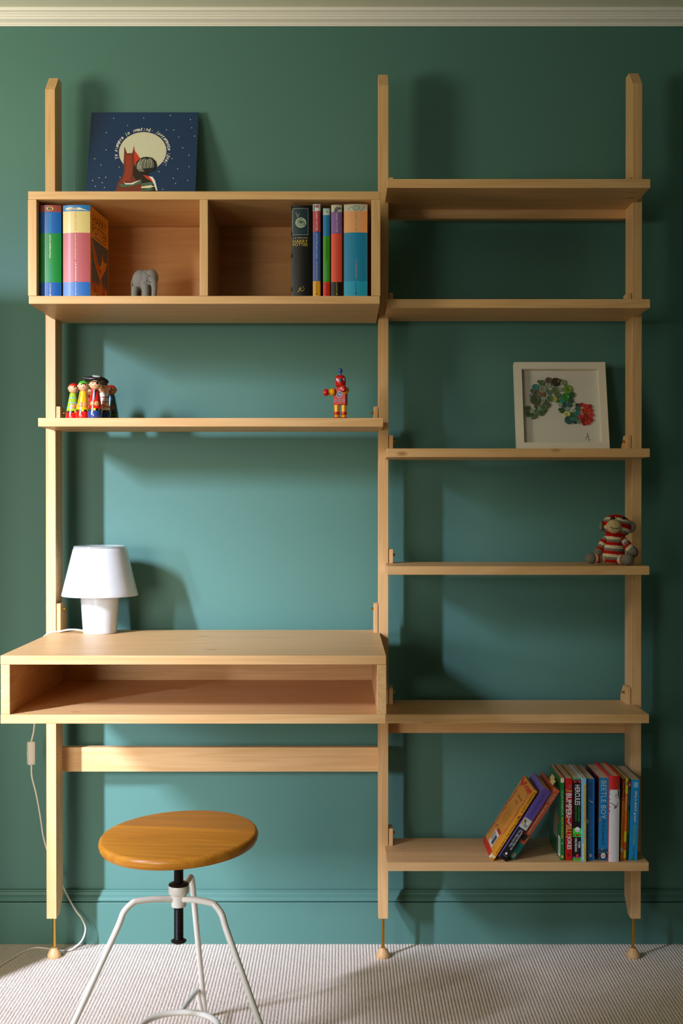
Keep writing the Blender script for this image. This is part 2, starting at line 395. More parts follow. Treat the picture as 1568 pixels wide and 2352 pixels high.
# skirting board, moulded top
def run(prof, a, b):
    bm = bmesh.new(); prism(bm, prof, a, b, axis='X'); return fin(bm)
sk = [(YW, 0), (YW-.022, 0), (YW-.022, .101), (YW-.0215, .1035), (YW-.014, .1038), (YW-.019, .106), (YW-.0195, .109), (YW-.016, .115), (YW-.011, .120), (YW-.0095, .126), (YW-.007, .1275), (YW-.0065, .1305), (YW, .1310)]
struct('baseboard_back', run(sk, XL, XR), m_wall)
cz = Z(64, YW)
co = [(YW, cz), (YW-.003, cz), (YW-.003, cz+.003), (YW-.006, cz+.0035), (YW-.006, cz+.006), (YW-.009, cz+.008), (YW-.0175, cz+.012), (YW-.0185, cz+.0165), (YW-.0215, cz+.017), (YW-.0225, cz+.021), (YW-.026, cz+.0215), (YW-.027, cz+.0245), (YW-.033, cz+.027), (YW-.034, HC), (YW, HC)]
struct('trim_1', run(co, XL, XR), m_cornice)

# ================================================================== SHELVING FRAME
PF, PB = 2.905, 2.975                       # front and back plane of the uprights
posts = [(-.7094, -.6856, 207.4, 182.0), (.0890, .1125, 198.5, 174.0), (.6964, .7200, 194.0, 171.0)]
frame = thing('shelving_frame', 'tall pale maple ladder frame of three uprights, rails and brass feet along the green wall', 'shelf frame', (.1, 2.94, 0))
hz = [Z(238+65.0*i*1.0, 2.923) for i in range(28)]
for k, (a, b, yc, yt) in enumerate(posts):
    zt = Z(yt, PF+.038); zc = Z(yc, PF)
    prof = [(PF, .102), (PF+.032, .102), (PB, .137), (PB, zt), (PF+.038, zt), (PF, zc)]
    bm = bmesh.new(); prism(bm, prof, a, b, bev=.0009, axis='X'); me = fin(bm)
    cb = bmesh.new()
    for z in hz:
        if z < .15: continue
        if k in (0, 1): cyl(cb, (b-.010, 2.923, z), (b+.004, 2.923, z), .0030, 10)
        if k in (1, 2): cyl(cb, (a-.004, 2.923, z), (a+.010, 2.923, z), .0030, 10)
    cme = fin(cb); co_ = bpy.data.objects.new('cut', cme); COL.objects.link(co_)
    me = evald(me, [('BOOLEAN', dict(operation='DIFFERENCE', object=co_, solver='EXACT'))])
    bpy.data.objects.remove(co_)
    up = link('upright', me, wood_z, frame, world=True)
    xc = (a+b)/2
    bm = bmesh.new(); cyl(bm, (xc, 2.932, .016), (xc, 2.932, .1025), .0038, 16)
    link('threaded_rod', fin(bm), brass, up, world=True, smooth=True)
    bm = bmesh.new(); lathe(bm, [(.0148, 0), (.0162, .002), (.0165, .006), (.0150, .011), (.0120, .0165), (.0082, .0205), (.0075, .0225), (.0040, .0225), (.0040, .017)], 32, M=Matrix.Translation((xc, 2.932, 0)))
    link('foot', fin(bm), wood_z, up, world=True, smooth=True)
def rail(xa, xb, za, zb):
    link('rail', box_me(xa, xb, PB+.0002, PB+.0232, za, zb, bev=.0008), wood_x, frame, world=True)
rail(-.695, .100, Z(1773.5, PB), Z(1717.5, PB))
rail(.1015, .7095, Z(1684.5, PB), Z(1630, PB))
rail(.1015, .7095, Z(503, PB), Z(452, PB))

# ================================================================== SHELVES
SF, SB = 2.769, 2.972
def notched(x0, x1, yf, yb, z0, z1, bev=.001):
    """board lying on z0..z1, cut away around any upright it meets"""
    L = x0; Rr = x1
    for a, b, _, _ in posts:
        if a-.002 < x0 < b: L = b+.0006
        if a < x1 < b+.002: Rr = a-.0006
    pts = [(x0, yf), (x1, yf), (x1, PF-.0008), (Rr, PF-.0008), (Rr, yb), (L, yb), (L, PF-.0008), (x0, PF-.0008)]
    q = []
    for p in pts:
        if not q or (abs(p[0]-q[-1][0])+abs(p[1]-q[-1][1])) > 1e-6: q.append(p)
    bm = bmesh.new(); prism(bm, q, z0, z1, bev=bev); return fin(bm)
def bracket(root, side, px, z, h):
    """px: x of the upright's inner face; side +1 = bracket lies to the right of the upright"""
    a = px+side*.0016; b = px+side*.0112
    pr = [(PF+.0004, z), (2.972, z), (2.972, z+max(h-.028, .008)), (2.946, z+h), (PF+.0004, z+h)]
    bm = bmesh.new(); prism(bm, pr, min(a, b), max(a, b), bev=.0008, axis='X')
    bk = link('bracket', fin(bm), wood_z, root, world=True)
    bm = bmesh.new(); zc = z+h-.0145; cyl(bm, (px, 2.926, zc), (b+side*.0062, 2.926, zc), .0034, 14)
    link('pin', fin(bm), brass, bk, world=True, smooth=True)
def shelf(label, x0, x1, y_top, y_bot, li, ri, h=.040, group=None):
    z1 = Z(y_top, SF); z0 = Z(y_bot, SF)
    r = thing('shelf', label, 'shelf', ((x0+x1)/2, 2.87, z0), group=group)
    link('board', notched(x0, x1, SF, SB, z0, z1), wood_x, r, world=True)
    bracket(r, 1, li, z1, h); bracket(r, -1, ri, z1, h); return z1
PI_L, PM_L, PM_R, PR_L = -.6856, .0890, .1125, .6964
G = 'plain maple shelves on the ladder frame'
zL = shelf('maple shelf between the box cabinet and the desk, holding wooden dolls and a robot', -.6935, .0956, 960, 980, PI_L, PM_L, .037, G)
s1 = shelf('topmost empty maple shelf in the right-hand bay', .1037, .7052, 412.5, 433, PM_R, PR_L, .040, G)
s2 = shelf('second maple shelf from the top in the right bay, empty', .1037, .7052, 687.5, 708, PM_R, PR_L, .038, G)
s3 = shelf('maple shelf in the right bay holding the white framed button picture', .1037, .7050, 1030, 1050, PM_R, PR_L, .038, G)
s4 = shelf('maple shelf in the right bay with the striped crochet monkey', .1039, .7048, 1300.5, 1320.5, PM_R, PR_L, .034, G)
s5 = shelf('empty maple shelf in the right bay, level with the desk box', .1039, .7045, 1641.5, 1662, PM_R, PR_L, .041, G)
s6 = shelf('lowest maple shelf in the right bay, holding a row of paperbacks', .1041, .7045, 1983, 2003, PM_R, PR_L, .041, G)

# ================================================================== DESK BOX
DF = 2.471
dz1 = Z(1506, DF); dz0 = Z(1527, DF); ez1 = Z(1642, DF); ez0 = Z(1663, DF)
dx0, dx1 = X(0, DF), X(887, DF)
desk = thing('desk', 'wall-hung maple desk with an open compartment under its top', 'desk', ((dx0+dx1)/2, 2.7, ez0))
link('desk_top', notched(dx0, dx1, DF, 2.972, dz0, dz1), wood_x, desk, world=True)
link('bottom_board', notched(dx0, dx1-.001, DF, 2.972, ez0, ez1), wood_x, desk, world=True)
sp = link('side_panel', notched(dx0+.0004, dx0+.0192, DF+.0006, 2.950, ez1+.0002, dz0-.0002), wood_y, desk, world=True)
for y in (1560, 1600):
    bm = bmesh.new(); zz = Z(y, 2.496); cyl(bm, (dx0+.0150, 2.496, zz), (dx0+.0197, 2.496, zz), .0088, 24); link('wooden_plug', fin(bm), wood_z, sp, world=True, smooth=True)
sp = link('side_panel', box_me(dx1-.0185, dx1+.0002, DF+.0006, PF-.001, ez1+.0002, dz0-.0002, bev=.001), wood_y, desk, world=True)
for y in (1560, 1600):
    bm = bmesh.new(); zz = Z(y, 2.496); cyl(bm, (dx1-.0190, 2.496, zz), (dx1-.0145, 2.496, zz), .0088, 24); link('wooden_plug', fin(bm), wood_z, sp, world=True, smooth=True)
link('back_panel', box_me(PI_L+.002, PM_L-.002, 2.951, 2.969, ez1+.0002, dz0-.0002, bev=.0006), wood_x, desk, world=True)
bracket(desk, 1, PI_L, dz1, .070); bracket(desk, -1, PM_L, dz1, .070)

# ================================================================== BOX CABINET
CF = 2.683
cx0, cx1 = X(66, CF), X(872.5, CF)
c0, c1, c2, c3 = Z(698.5, CF), Z(680.3, CF), Z(459.5, CF), Z(440.8, CF)
cab = thing('box_cabinet', 'open-fronted maple wall cabinet with two compartments holding hardback books', 'cabinet', ((cx0+cx1)/2, 2.83, c0))
link('top_board', notched(cx0, cx1, CF, 2.972, c2, c3), wood_x, cab, world=True)
link('bottom_board', notched(cx0+.0008, cx1-.0004, CF, 2.972, c0, c1), wood_x, cab, world=True)
link('side_panel', notched(cx0-.0006, cx0+.0186, CF-.0006, 2.950, c1+.0002, c2-.0002), wood_z, cab, world=True)
link('side_panel', box_me(cx1-.0190, cx1+.0008, CF-.0006, 2.950, c1+.0002, c2-.0002, bev=.001), wood_z, cab, world=True)
xd = X(468.5, CF); link('divider', box_me(xd-.0092, xd+.0092, CF-.0004, 2.950, c1+.0002, c2-.0002, bev=.001), wood_z, cab, world=True)
link('back_panel', box_me(PI_L+.002, PM_L-.002, 2.951, 2.969, c1+.0002, c2-.0002, bev=.0006), wood_dark, cab, world=True)

# ================================================================== BOOKS
white = mat('F2EFE6', .5); black = mat('141214', .4); gold = mat('E2C243', .45); cream = mat('E8E0B8', .5)
def book(label, w, h, d, loc, cover, rot=(0, 0, 0), hard=False, board=None, group=None, cat='book', name=None):
    """spine faces -Y; origin bottom centre of the spine"""
    b = thing(name or ('hardback_book' if hard else 'paperback_book'), label, cat, loc, rot, group)
    bt = .0022 if hard else .0007; bulge = min(.0045, w*.11) if hard else .0003; n = 10
    def arc(wd, y0, bl): return [(-wd/2+wd*i/n, y0-bl*(1-(2*i/n-1)**2)) for i in range(n+1)]
    y0 = bulge
    out = [(-w/2, d)] + arc(w, y0, bulge) + [(w/2, d)]
    inn = [(w/2-bt, d)] + arc(w-2*bt, y0+bt, bulge)[::-1] + [(-w/2+bt, d)]
    bm = bmesh.new(); pts = out+inn
    prism(bm, pts, 0, h)
    bm.faces.ensure_lookup_table()
    for f in bm.faces:
        c = f.calc_center_median(); f.material_index = 1 if (abs(c.x) > w/2-bt*.6 and c.y > y0+.002 and abs(f.normal.z) < .5) else 0
    bmesh.ops.recalc_face_normals(bm, faces=bm.faces[:])
    me = fin(bm); link('cover', me, [cover, board or cover], b)
    i = .0035 if hard else .0004
    if hard:
        link('pages', box_me(-w/2+bt+.0002, w/2-bt-.0002, y0+bt+.001, d-.004, i, h-i), m_pages, b)
    else:
        link('pages', box_me(-w/2+bt+.0001, w/2-bt-.0001, y0+bt+.0002, d-.001, i, h-i), m_pages, b)
    b['_w_'] = w; b['_bulge'] = bulge
    def warp(u): return bulge*(1-min(1, (2*u/w)**2))
    pr = Print((0, y0, 0), (1, 0, 0), (0, 0, 1), (0, -1, 0), warp if hard else (lambda u: bulge))
    del b['_w_']; del b['_bulge']
    return b, pr
def side_print(w, side):      # print on a board: side -1 left, +1 right; u runs back from the spine for +1
    if side < 0: return Print((-w/2, 0, 0), (0, -1, 0), (0, 0, 1), (-1, 0, 0))
    return Print((w/2, 0, 0), (0, 1, 0), (0, 0, 1), (1, 0, 0))
BY = 2.700
def HBook(label, xa, xb, ytop, stops, h=None, rz=0, board=None, y=BY, d=.145):
    w_ = (xb-xa)*y/F; hh = Z(ytop, y)-c1
    st = [(0, stops[0][1])] + [((680-yy)/(680-ytop), c) for yy, c in stops[1:]]
    return (*book(label, w_-.0006, hh, d, (X((xa+xb)/2, y), y, c1+.0003), bands(hh, st), (0, 0, R(rz)), True, board, 'hardbacks in the box cabinet'), w_, hh)
def zz(yy, ytop, hh): return hh*(680-yy)/(680-ytop)
# left compartment
b, p, w_, h = HBook('thick green and blue hardback at the far left of the cabinet', 90.5, 141, 472.5, [(680, '1058A8'), (647, '0F8434'), (536, '1060AE'), (488, '964640')])
z_ = lambda y: zz(y, 472.5, h)
p.disc(gold, 0, z_(480.5), .0078, .0042, 1); p.disc(mat('30343A', .5), 0, z_(480.5), .0048, .0034, 2); p.disc(mat('A8743A', .5), .001, z_(479.5), .002, .0014, 3)
p.text(mat('2CB0A0', .5), 'HARRY POTTER', .0006, z_(512), .040, .0030, -90)
p.text(mat('E9E6C8', .5), 'and the Half-Blood Prince', .0006, z_(566), .052, .0034, -90, shear=.35, bold=.01)
p.text(mat('1F8FB8', .5), 'J. K. ROWLING', .0006, z_(623), .040, .0034, -90)
p.text(white, 'BLOOMSBURY', .0006, z_(661), .022, .0020, -90); p.disc(white, .0006, z_(675), .0013, .0018, 1)
p.build('spine_lettering', b)
b, p, w_, h = HBook('thick pink and cream hardback with an orange front cover facing the elephant', 143.5, 207.5, 472.3, [(680, '0F62B0'), (646, 'B4545A'), (535, 'D6C078'), (486.5, '1578B8')], rz=-4.4, board=mat('F5A626', .35, coat=.3), d=.155)
z_ = lambda y: zz(y, 472.3, h)
p.disc(cream, -.006, z_(480.6), .0185, .0036, 1, 24); p.poly(cream, [(.004, z_(478.4)), (.016, z_(481.2)), (.0265, z_(485)), (.012, z_(483)), (.002, z_(483.6))], 2); p.disc(mat('D9B98A', .5), -.008, z_(481), .013, .0016, 3)
p.text(mat('C98A78', .5), 'HARRY POTTER', -.0010, z_(509), .042, .0036, -90)
p.text(mat('F0D79A', .5), 'and the Order of the Phoenix', -.0010, z_(567), .057, .0034, -90, shear=.35)
p.text(white, 'J.K.ROWLING', -.0010, z_(622), .042, .0036, -90, bold=.01)
p.text(white, 'BLOOMSBURY', -.0010, z_(659.5), .024, .0020, -90); p.disc(gold, -.0010, z_(673.5), .0013, .0018, 1)
p.build('spine_lettering', b)
q = side_print(w_-.0006, 1); dk = mat('3A2410', .5)
q.text(dk, 'HARRY', .082, h-.024, .110, .020, 0, 1, bold=-.01); q.text(dk, 'POTTER', .082, h-.047, .118, .020, 0, 1, bold=-.01)
q.text(dk, 'and the Order of the Phoenix', .085, h-.0625, .095, .005, 0, 1, shear=.3)
q.rect(mat('4A5A72', .4), .014, .152, .018, .136, 0)
fl = [mat('E0571A', .4), mat('F08A1E', .4), mat('C23A14', .4), mat('F2B02C', .4)]
rr = random.Random(4)
def flame(u, v, w2, h2, m, L): q.poly(m, [(u-w2/2, v), (u-w2*.35, v+h2*.45), (u-w2*.12, v+h2*.7), (u+w2*.05, v+h2), (u+w2*.18, v+h2*.55), (u+w2*.5, v+h2*.3), (u+w2*.45, v)], L)
for i in range(13): flame(.022+.0098*i, .018, .018, rr.uniform(.022, .050), fl[i % 4], 1+i % 3)
q.poly(fl[1], [(.018, .134), (.032, .120), (.046, .108), (.062, .090), (.078, .082), (.090, .086), (.098, .100), (.100, .118), (.108, .102), (.122, .098), (.140, .102), (.130, .084), (.112, .072), (.098, .062), (.086, .050), (.070, .058), (.052, .072), (.034, .088), (.022, .108)], 4)
q.poly(fl[2], [(.024, .126), (.040, .108), (.060, .088), (.078, .076), (.092, .078), (.084, .066), (.066, .072), (.046, .086), (.030, .104)], 5)
q.poly(fl[3], [(.088, .086), (.096, .098), (.0985, .110), (.104, .098), (.112, .088), (.100, .080)], 5)
q.rect(mat('6A1A0E', .5), .055, .108, .004, .014, 2); q.text(gold, 'J.K. ROWLING', .0815, .009, .048, .006, 0, 3)
q.build('cover_print', b)
# right compartment
b, p, w_, h = HBook('thick black hardback with a silver disc picture on its spine', 668.5, 717, 472.7, [(680, '070608')])
z_ = lambda y: zz(y, 472.7, h); pic = mat('1C3440', .4)
p.rect(mat('B9C4B4', .5), -.0205, .0145, z_(540), z_(480), 0); p.rect(pic, -.0198, .0138, z_(539.4), z_(480.7), 1)
p.disc(mat('16303A', .5), -.002, z_(520), .012, .009, 2); p.disc(mat('B8C4AC', .4), -.0020, z_(512.3), .0122, .0115, 3)
p.disc(mat('8FA08C', .4), -.0023, z_(512.6), .0100, .0094, 4)
p.stroke(mat('4A5C50', .4), [(-.0090, z_(506)), (-.0060, z_(512)), (-.0010, z_(513)), (.0035, z_(509.5)), (.0062, z_(513)), (.0050, z_(519))], .0014, 5)
p.stroke(mat('9FB0A6', .4), [(-.0130, z_(489)), (-.0090, z_(500))], .0010, 3); p.stroke(mat('9FB0A6', .4), [(-.0058, z_(492)), (-.0090, z_(500))], .0010, 3)
p.text(mat('D9D2C0', .5), 'J. K. ROWLING', -.003, z_(546.7), .033, .0034, 0); p.text(gold, 'HARRY', -.003, z_(554.2), .033, .0072, 0, bold=-.005); p.text(gold, 'POTTER', -.003, z_(561.8), .033, .0062, 0, bold=-.005)
p.stroke(mat('8A6A90', .5), [(-.019, z_(567.5)), (.013, z_(567.5))], .0008, 1)
p.stroke(gold, [(-.0090, z_(669)), (-.0045, z_(663)), (-.0030, z_(658))], .0010, 1); p.stroke(gold, [(-.0045, z_(663)), (.0005, z_(666.5))], .0010, 1); p.stroke(gold, [(-.006, z_(661)), (.000, z_(660))], .0009, 1)
p.stroke(gold, [(.0005+.005*math.sin(a), z_(661)+.0052*math.cos(a)) for a in [i*.35 for i in range(10)]], .0005, 1)
p.build('spine_lettering', b)
q = side_print(w_-.0006, -1)
for y in (478, 536, 586, 662): q.poly(white, [(-.0015, z_(y)+.006), (-.0015, z_(y)-.003), (-.0045, z_(y)-.006), (-.0045, z_(y)+.002)], 0)
q.build('cover_print', b)
b, p, w_, h = HBook('slim red and blue hardback with yellow foot, right of the black book', 718, 736, 470.3, [(680, 'E6A416'), (644, '3A5FB0'), (533, 'C2404E'), (486, 'BFD6D0')], rz=-2.2, board=mat('7A1E28', .4))
z_ = lambda y: zz(y, 470.3, h)
p.disc(mat('C4606A', .5), .001, z_(476), .004, .0035, 1); p.disc(white, .0005, z_(482), .0045, .004, 2); p.rect(mat('6A8AA0', .5), -.0075, -.004, z_(485), z_(472), 1)
p.text(mat('F2D8D0', .5), 'HARRY POTTER', .0002, z_(509), .043, .0040, -90, bold=.01); p.text(mat('DDE6F2', .5), "and the Philosopher's Stone", .0002, z_(565), .057, .0040, -90, shear=.35)
p.text(mat('E2BE6A', .5), 'J.K.ROWLING', .0002, z_(620), .042, .0042, -90); p.text(black, 'BLOOMSBURY', .0002, z_(659), .023, .0022, -90); p.disc(black, .0002, z_(673), .0013, .0018, 1)
p.build('spine_lettering', b)
b, p, w_, h = HBook('slim shorter green and blue hardback with a small owl on top of its spine', 741.5, 757.8, 479.8, [(680, 'DE2A12'), (647, '3C9E14'), (542.5, '147CC4'), (496, '9CC4C8')])
z_ = lambda y: zz(y, 479.8, h)
p.disc(mat('D8D8C8', .5), .0008, z_(489), .0052, .0056, 1); p.disc(black, -.0014, z_(487.5), .0008, .0010, 2); p.disc(black, .0026, z_(487.5), .0008, .0010, 2); p.poly(gold, [(.0001, z_(489)), (.0013, z_(489)), (.0007, z_(491))], 2)
p.text(mat('2E9C74', .5), 'HARRY POTTER', .0002, z_(519), .040, .0036, -90); p.text(mat('123A10', .5), 'and the Chamber of Secrets', .0002, z_(571), .050, .0040, -90, shear=.35)
p.text(mat('6AA0B0', .5), 'J. K. ROWLING', .0002, z_(622), .038, .0038, -90); p.text(mat('4A0A06', .5), 'BLOOMSBURY', .0002, z_(660), .022, .0020, -90); p.disc(black, .0002, z_(674), .0012, .0016, 1)
p.build('spine_lettering', b)
b, p, w_, h = HBook('medium purple and orange hardback with a black foot and a grey creature on its spine', 760, 785.3, 471.7, [(680, '121012'), (646, 'EA5038'), (537.5, '8660A2'), (488.5, 'CFC8AE')])
z_ = lambda y: zz(y, 471.7, h); gr = mat('5E6068', .5)
p.poly(gr, [(-.0060, z_(488.5)), (-.0035, z_(480)), (.0005, z_(476)), (.0045, z_(477.5)), (.0090, z_(478.5)), (.0085, z_(482)), (.0045, z_(482.5)), (.0022, z_(485)), (.0012, z_(488.5))], 1); p.disc(black, .0092, z_(480), .0011, .0011, 2)
p.text(mat('DCC8E4', .5), 'HARRY POTTER', .0004, z_(512), .043, .0042, -90); p.text(mat('C46A6A', .5), 'and the Prisoner of Azkaban', .0004, z_(575), .056, .0036, -90, shear=.35)
p.text(mat('C0606E', .5), 'J.K.ROWLING', .0004, z_(622), .040, .0036, -90); p.text(gold, 'BLOOMSBURY', .0004, z_(659.5), .023, .0022, -90); p.disc(gold, .0004, z_(673.5), .0013, .0018, 1)
p.build('spine_lettering', b)
b, p, w_, h = HBook('thick blue and peach hardback at the right end of the cabinet', 789, 843.6, 470.3, [(680, '12A0CC'), (644, '0B84B4'), (535, 'EBA56C'), (486.5, 'C9C8B0')], board=mat('D8481E', .35), rz=-2.0)
z_ = lambda y: zz(y, 470.3, h); lb = mat('8FA8A0', .5)
p.disc(lb, .0015, z_(479), .0085, .0064, 1); p.disc(mat('AEBBB0', .5), .0015, z_(478.6), .0055, .0042, 2); p.stroke(mat('6E8A88', .5), [(-.018, z_(484)), (-.010, z_(476)), (.012, z_(485)), (.020, z_(475))], .0012, 1)
p.text(mat('8FA07C', .5), 'HARRY POTTER', .0010, z_(510), .043, .0046, -90, bold=.01); p.text(mat('2C9AC4', .5), 'and the Goblet of Fire', .0010, z_(565), .046, .0030, -90, shear=.35)
p.text(mat('E29A72', .5), 'J. K. ROWLING', .0010, z_(616), .042, .0040, -90); p.text(mat('10303C', .5), 'BLOOMSBURY', .0010, z_(659), .023, .0024, -90); p.disc(black, .0010, z_(672), .0015, .0018, 1)
p.build('spine_lettering', b)

# ---- paperbacks on the lowest shelf
GP = 'paperbacks on the lowest shelf'
def PBook(label, xa, xb, ytop, y, cover, lean=0.0, board=None, hard=False, d=.150, name=None):
    """xa..xb: spine edges at its foot"""
    w_ = (xb-xa)*y/F-.0004; hh = Z(ytop, y)-s6; th = R(lean)
    Xr = X(xb, y)
    loc = (Xr-w_/2*math.cos(th), y, s6+.0002+abs(w_/2*math.sin(th)))
    hh = hh/math.cos(th)-(.0 if not lean else abs(w_*math.sin(th)))
    b, p = book(label, w_, hh, d, loc, cover, (0, th, 0), hard, board, GP)
    return b, p, w_, hh
PY = 2.785
grn = mat('0E7C30', .35, coat=.2)
b, p, w_, h = PBook('thin green paperback at the left end of the upright row', 1287.6, 1296.2, 1789, PY, bands(.19, [(0, '0C7A30'), (.945, 'E6DCB4')]), board=mat('0A6426', .35, coat=.2))
p.text(mat('A8DCA8', .5), 'ALLAN AHLBERG', 0, h*.72, .050, .0040, -90); p.text(white, 'R', 0, h*.565, .0036, .003, -90, bold=.01)
p.text(gold, 'WOOF! THE RETURN', 0, h*.40, .050, .0042, -90, bold=.01); p.text(white, 'R', 0, h*.205, .0036, .003, -90, bold=.01); p.disc(gold, 0, h*.045, .0027, .0036, 1); p.text(grn, 'J', 0, h*.045, .0018, .003, 0, 2)
p.build('spine_lettering', b)
q = side_print(w_, -1); q.rect(white, -.030, -.004, .006, .052, 0)
for i in range(12): q.rect(black, -.026, -.008, .012+.003*i, .0135+.003*i, 1)
q.rect(mat('B8B09A', .6), -.095, -.045, .040, .110, 0); q.disc(mat('E0701E', .5), -.030, .085, .004, .010, 1)
for i in range(7): q.rect(mat('5E6A50', .6), -.090, -.050, .048+.009*i, .050+.009*i, 1)
q.build('cover_print', b)
red = mat('C81414', .35, coat=.2)
b, p, w_, h = PBook('red paperback with fat white and yellow joke-book lettering', 1298.4, 1314.8, 1789, PY, red)
blu = mat('3A2A7A', .5)
def outl(p, s, v, L, H, m, ang=-90, u=0, **k):
    p.text(blu, s, u, v, L+.0008, H+.0010, ang, 1, bold=.035, **k); p.text(m, s, u, v, L, H, ang, 2, bold=.012, **k)
outl(p, 'The', h*.848, .0145, .0055, gold, 0); outl(p, 'BUMPER', h*.68, .052, .0125, white); p.text(white, 'BOOK', 0, h*.532, .0110, .0046, 0, 2, bold=.02); p.text(white, 'OF', 0, h*.502, .006, .0036, -90, 2, bold=.02)
outl(p, 'very', h*.455, .013, .006, white, -50); outl(p, 'SILLY', h*.365, .027, .0125, gold); outl(p, 'JOKES', h*.215, .031, .0125, white); p.rect(mat('7A0E0E', .5), -.003, .003, h*.055, h*.085, 1)
p.rect(mat('2C7AA8', .5), .001, .004, h*.88, h*.92, 1); p.build('spine_lettering', b)
b, p, w_, h = PBook('black paperback with bright green bands and white hand-drawn lettering', 1316.2, 1336.3, 1788.6, PY, bands(.19, [(0, '2CCB2C'), (.028, '5A3A8C'), (.05, '0E0B10'), (.285, '1FD426'), (.39, '0E0B10'), (.975, '2CCB2C')]))
g2 = mat('3ED83A', .5)
p.rect(mat('C8281E', .5), -.0085, .0085, h*.945, h*.968, 1); p.poly(black, [(-.0045, h*.935), (0, h*.972), (.0045, h*.935)], 2)
for u in (-.006, -.002, .002, .006): p.rect(mat('5A3A8C', .5), u-.0012, u+.0012, h*.978, h*.996, 1)
p.text(white, 'HERCULES', .0002, h*.795, .047, .0118, -90, bold=.01); p.text(g2, 'A HERO’S JOURNEY', .0032, h*.565, .036, .0030, -90); p.text(g2, '(IN A SINGLE DAY)', -.0034, h*.565, .034, .0030, -90)
p.disc(white, 0, h*.375, .0058, .0060, 2); p.disc(black, -.002, h*.362, .0010, .0010, 3); p.disc(black, .0024, h*.362, .0010, .0010, 3); p.poly(red, [(-.004, h*.318), (.004, h*.318), (.0022, h*.292), (-.0022, h*.292)], 2)
for sx in (-1, 1): p.stroke(black, [(sx*.008, h*.300), (sx*.0055, h*.315)], .0014, 1); p.stroke(white, [(sx*.0085, h*.350), (sx*.006, h*.342)], .001, 1)
p.text(white, 'TOM', .0042, h*.195, .015, .0052, -90, bold=.02); p.text(white, 'VAUGHAN', -.0032, h*.190, .032, .0052, -90, bold=.02)
p.rect(red, -.0028, .0028, h*.018, h*.078, 2); p.text(white, 'V', 0, h*.062, .003, .003, 0, 3); p.text(white, 'R', 0, h*.032, .0026, .0026, 0, 3); p.build('spine_lettering', b)
b, p, w_, h = PBook('very slim pale blue and yellow paperback in the upright row', 1337.2, 1347.0, 1788.5, 2.773, mat('8CC8EE', .35, coat=.2))
p.rect(mat('D9C23A', .4), -.0002, w_/2-.0002, .002, h*.93, 0); p.text(mat('C8641E', .5), 'KIDS CAN EAT THE WHOLE WORLD', .0024, h*.70, .082, .0036, -90, 1); p.text(mat('3A8A9A', .5), 'Saci Lloyd', .0024, h*.33, .022, .0034, -90, 1)
for v in (.10, .15, .05, .20): p.disc(white, -.0026, h*v, .0017, .005, 1)
p.text(mat('6A6A20', .5), 'Bloomsbury Kids', .0024, h*.10, .024, .0022, -90, 1); p.build('spine_lettering', b)
b, p, w_, h = PBook('plain mid-blue paperback with a tiny white rocket on its spine', 1348.4, 1366.0, 1790, PY, mat('1270BE', .35, coat=.2))
p.poly(white, [(-.0055, h*.745), (.004, h*.715), (.0055, h*.705), (.001, h*.712)], 1); p.text(mat('5E9ACC', .5), 'The Problem', .0008, h*.60, .030, .0040, -90, shear=.2); p.text(mat('7E9AC0', .5), 'with a Boat at Sea', .0008, h*.40, .040, .0040, -90, shear=.2)
p.disc(mat('DCE4EA', .5), -.0075, h*.475, .0016, .0055, 1); p.rect(mat('2C5EA0', .5), -.004, .004, h*.78, h*.95, 1); p.text(white, '88', -.0004, h*.062, .0075, .0060, -90, bold=.01); p.text(mat('5E8ACC', .5), 'Peter Dean', .0008, h*.18, .020, .0036, -90); p.build('spine_lettering', b)
b, p, w_, h = PBook('thick blue paperback with thin white capitals, standing right of the dark gap', 1374.3, 1396.8, 1788, PY, mat('0E86C4', .35, coat=.2), lean=.6, board=mat('5A1414', .4))
p.text(mat('E6E0C8', .5), 'BEETLE BOY', -.0004, h*.735, .088, .0115, -90, bold=-.012); p.text(mat('0B2238', .5), 'M G Leonard', 0, h*.345, .056, .0068, -90, bold=.0)
p.rect(mat('123A5C', .4), -.0112, .0112, .001, h*.115, 1)
for u in (-.0075, -.002, .0035, .009):
    p.poly(mat('123A5C', .4), [(u-.0025, h*.112), (u, h*.150), (u+.0025, h*.112)], 1); p.rect(mat('5E8AB0', .5), u-.0013, u+.0013, h*.085, h*.11, 2); p.poly(mat('5E8AB0', .5), [(u-.0022, h*.03), (u, h*.012), (u+.0022, h*.03)], 2)
p.rect(mat('8C2420', .5), -.0112, .0112, h*.050, h*.062, 2); p.disc(white, 0, h*.058, .0052, .0062, 3); p.text(black, '22', 0, h*.058, .006, .0045, 0, 4, bold=.02)
for u, v in ((-.001, .965), (-.0075, .49), (-.003, .135)): p.disc(mat('B88A4A', .5), u, h*v, .0018, .0026, 2)
p.build('spine_lettering', b)
b, p, w_, h = PBook('tall white hardback with a red top and small ink drawings', 1398.3, 1422.6, 1783.6, 2.772, bands(.196, [(0, 'E9E6E8'), (.845, 'D81A14')]), lean=.7, board=mat('C81A16', .35), hard=True, d=.158)
ink = mat('50464A', .6); gr = mat('4E6A58', .6)
p.poly(gr, [(.0010, h*.985), (.0070, h*.93), (.0102, h*.86), (.0108, h*.76), (.0098, h*.74), (.0088, h*.80), (.0060, h*.90), (.0018, h*.955)], 1)
p.poly(mat('26362C', .6), [(.0060, h*.84), (.0100, h*.79), (.0112, h*.74), (.0112, h*.71), (.0086, h*.76)], 2)
p.stroke(mat('8A6A70', .6), [(.0070, h*.775), (.0030, h*.79), (.0020, h*.765), (.0048, h*.745)], .0013, 2)
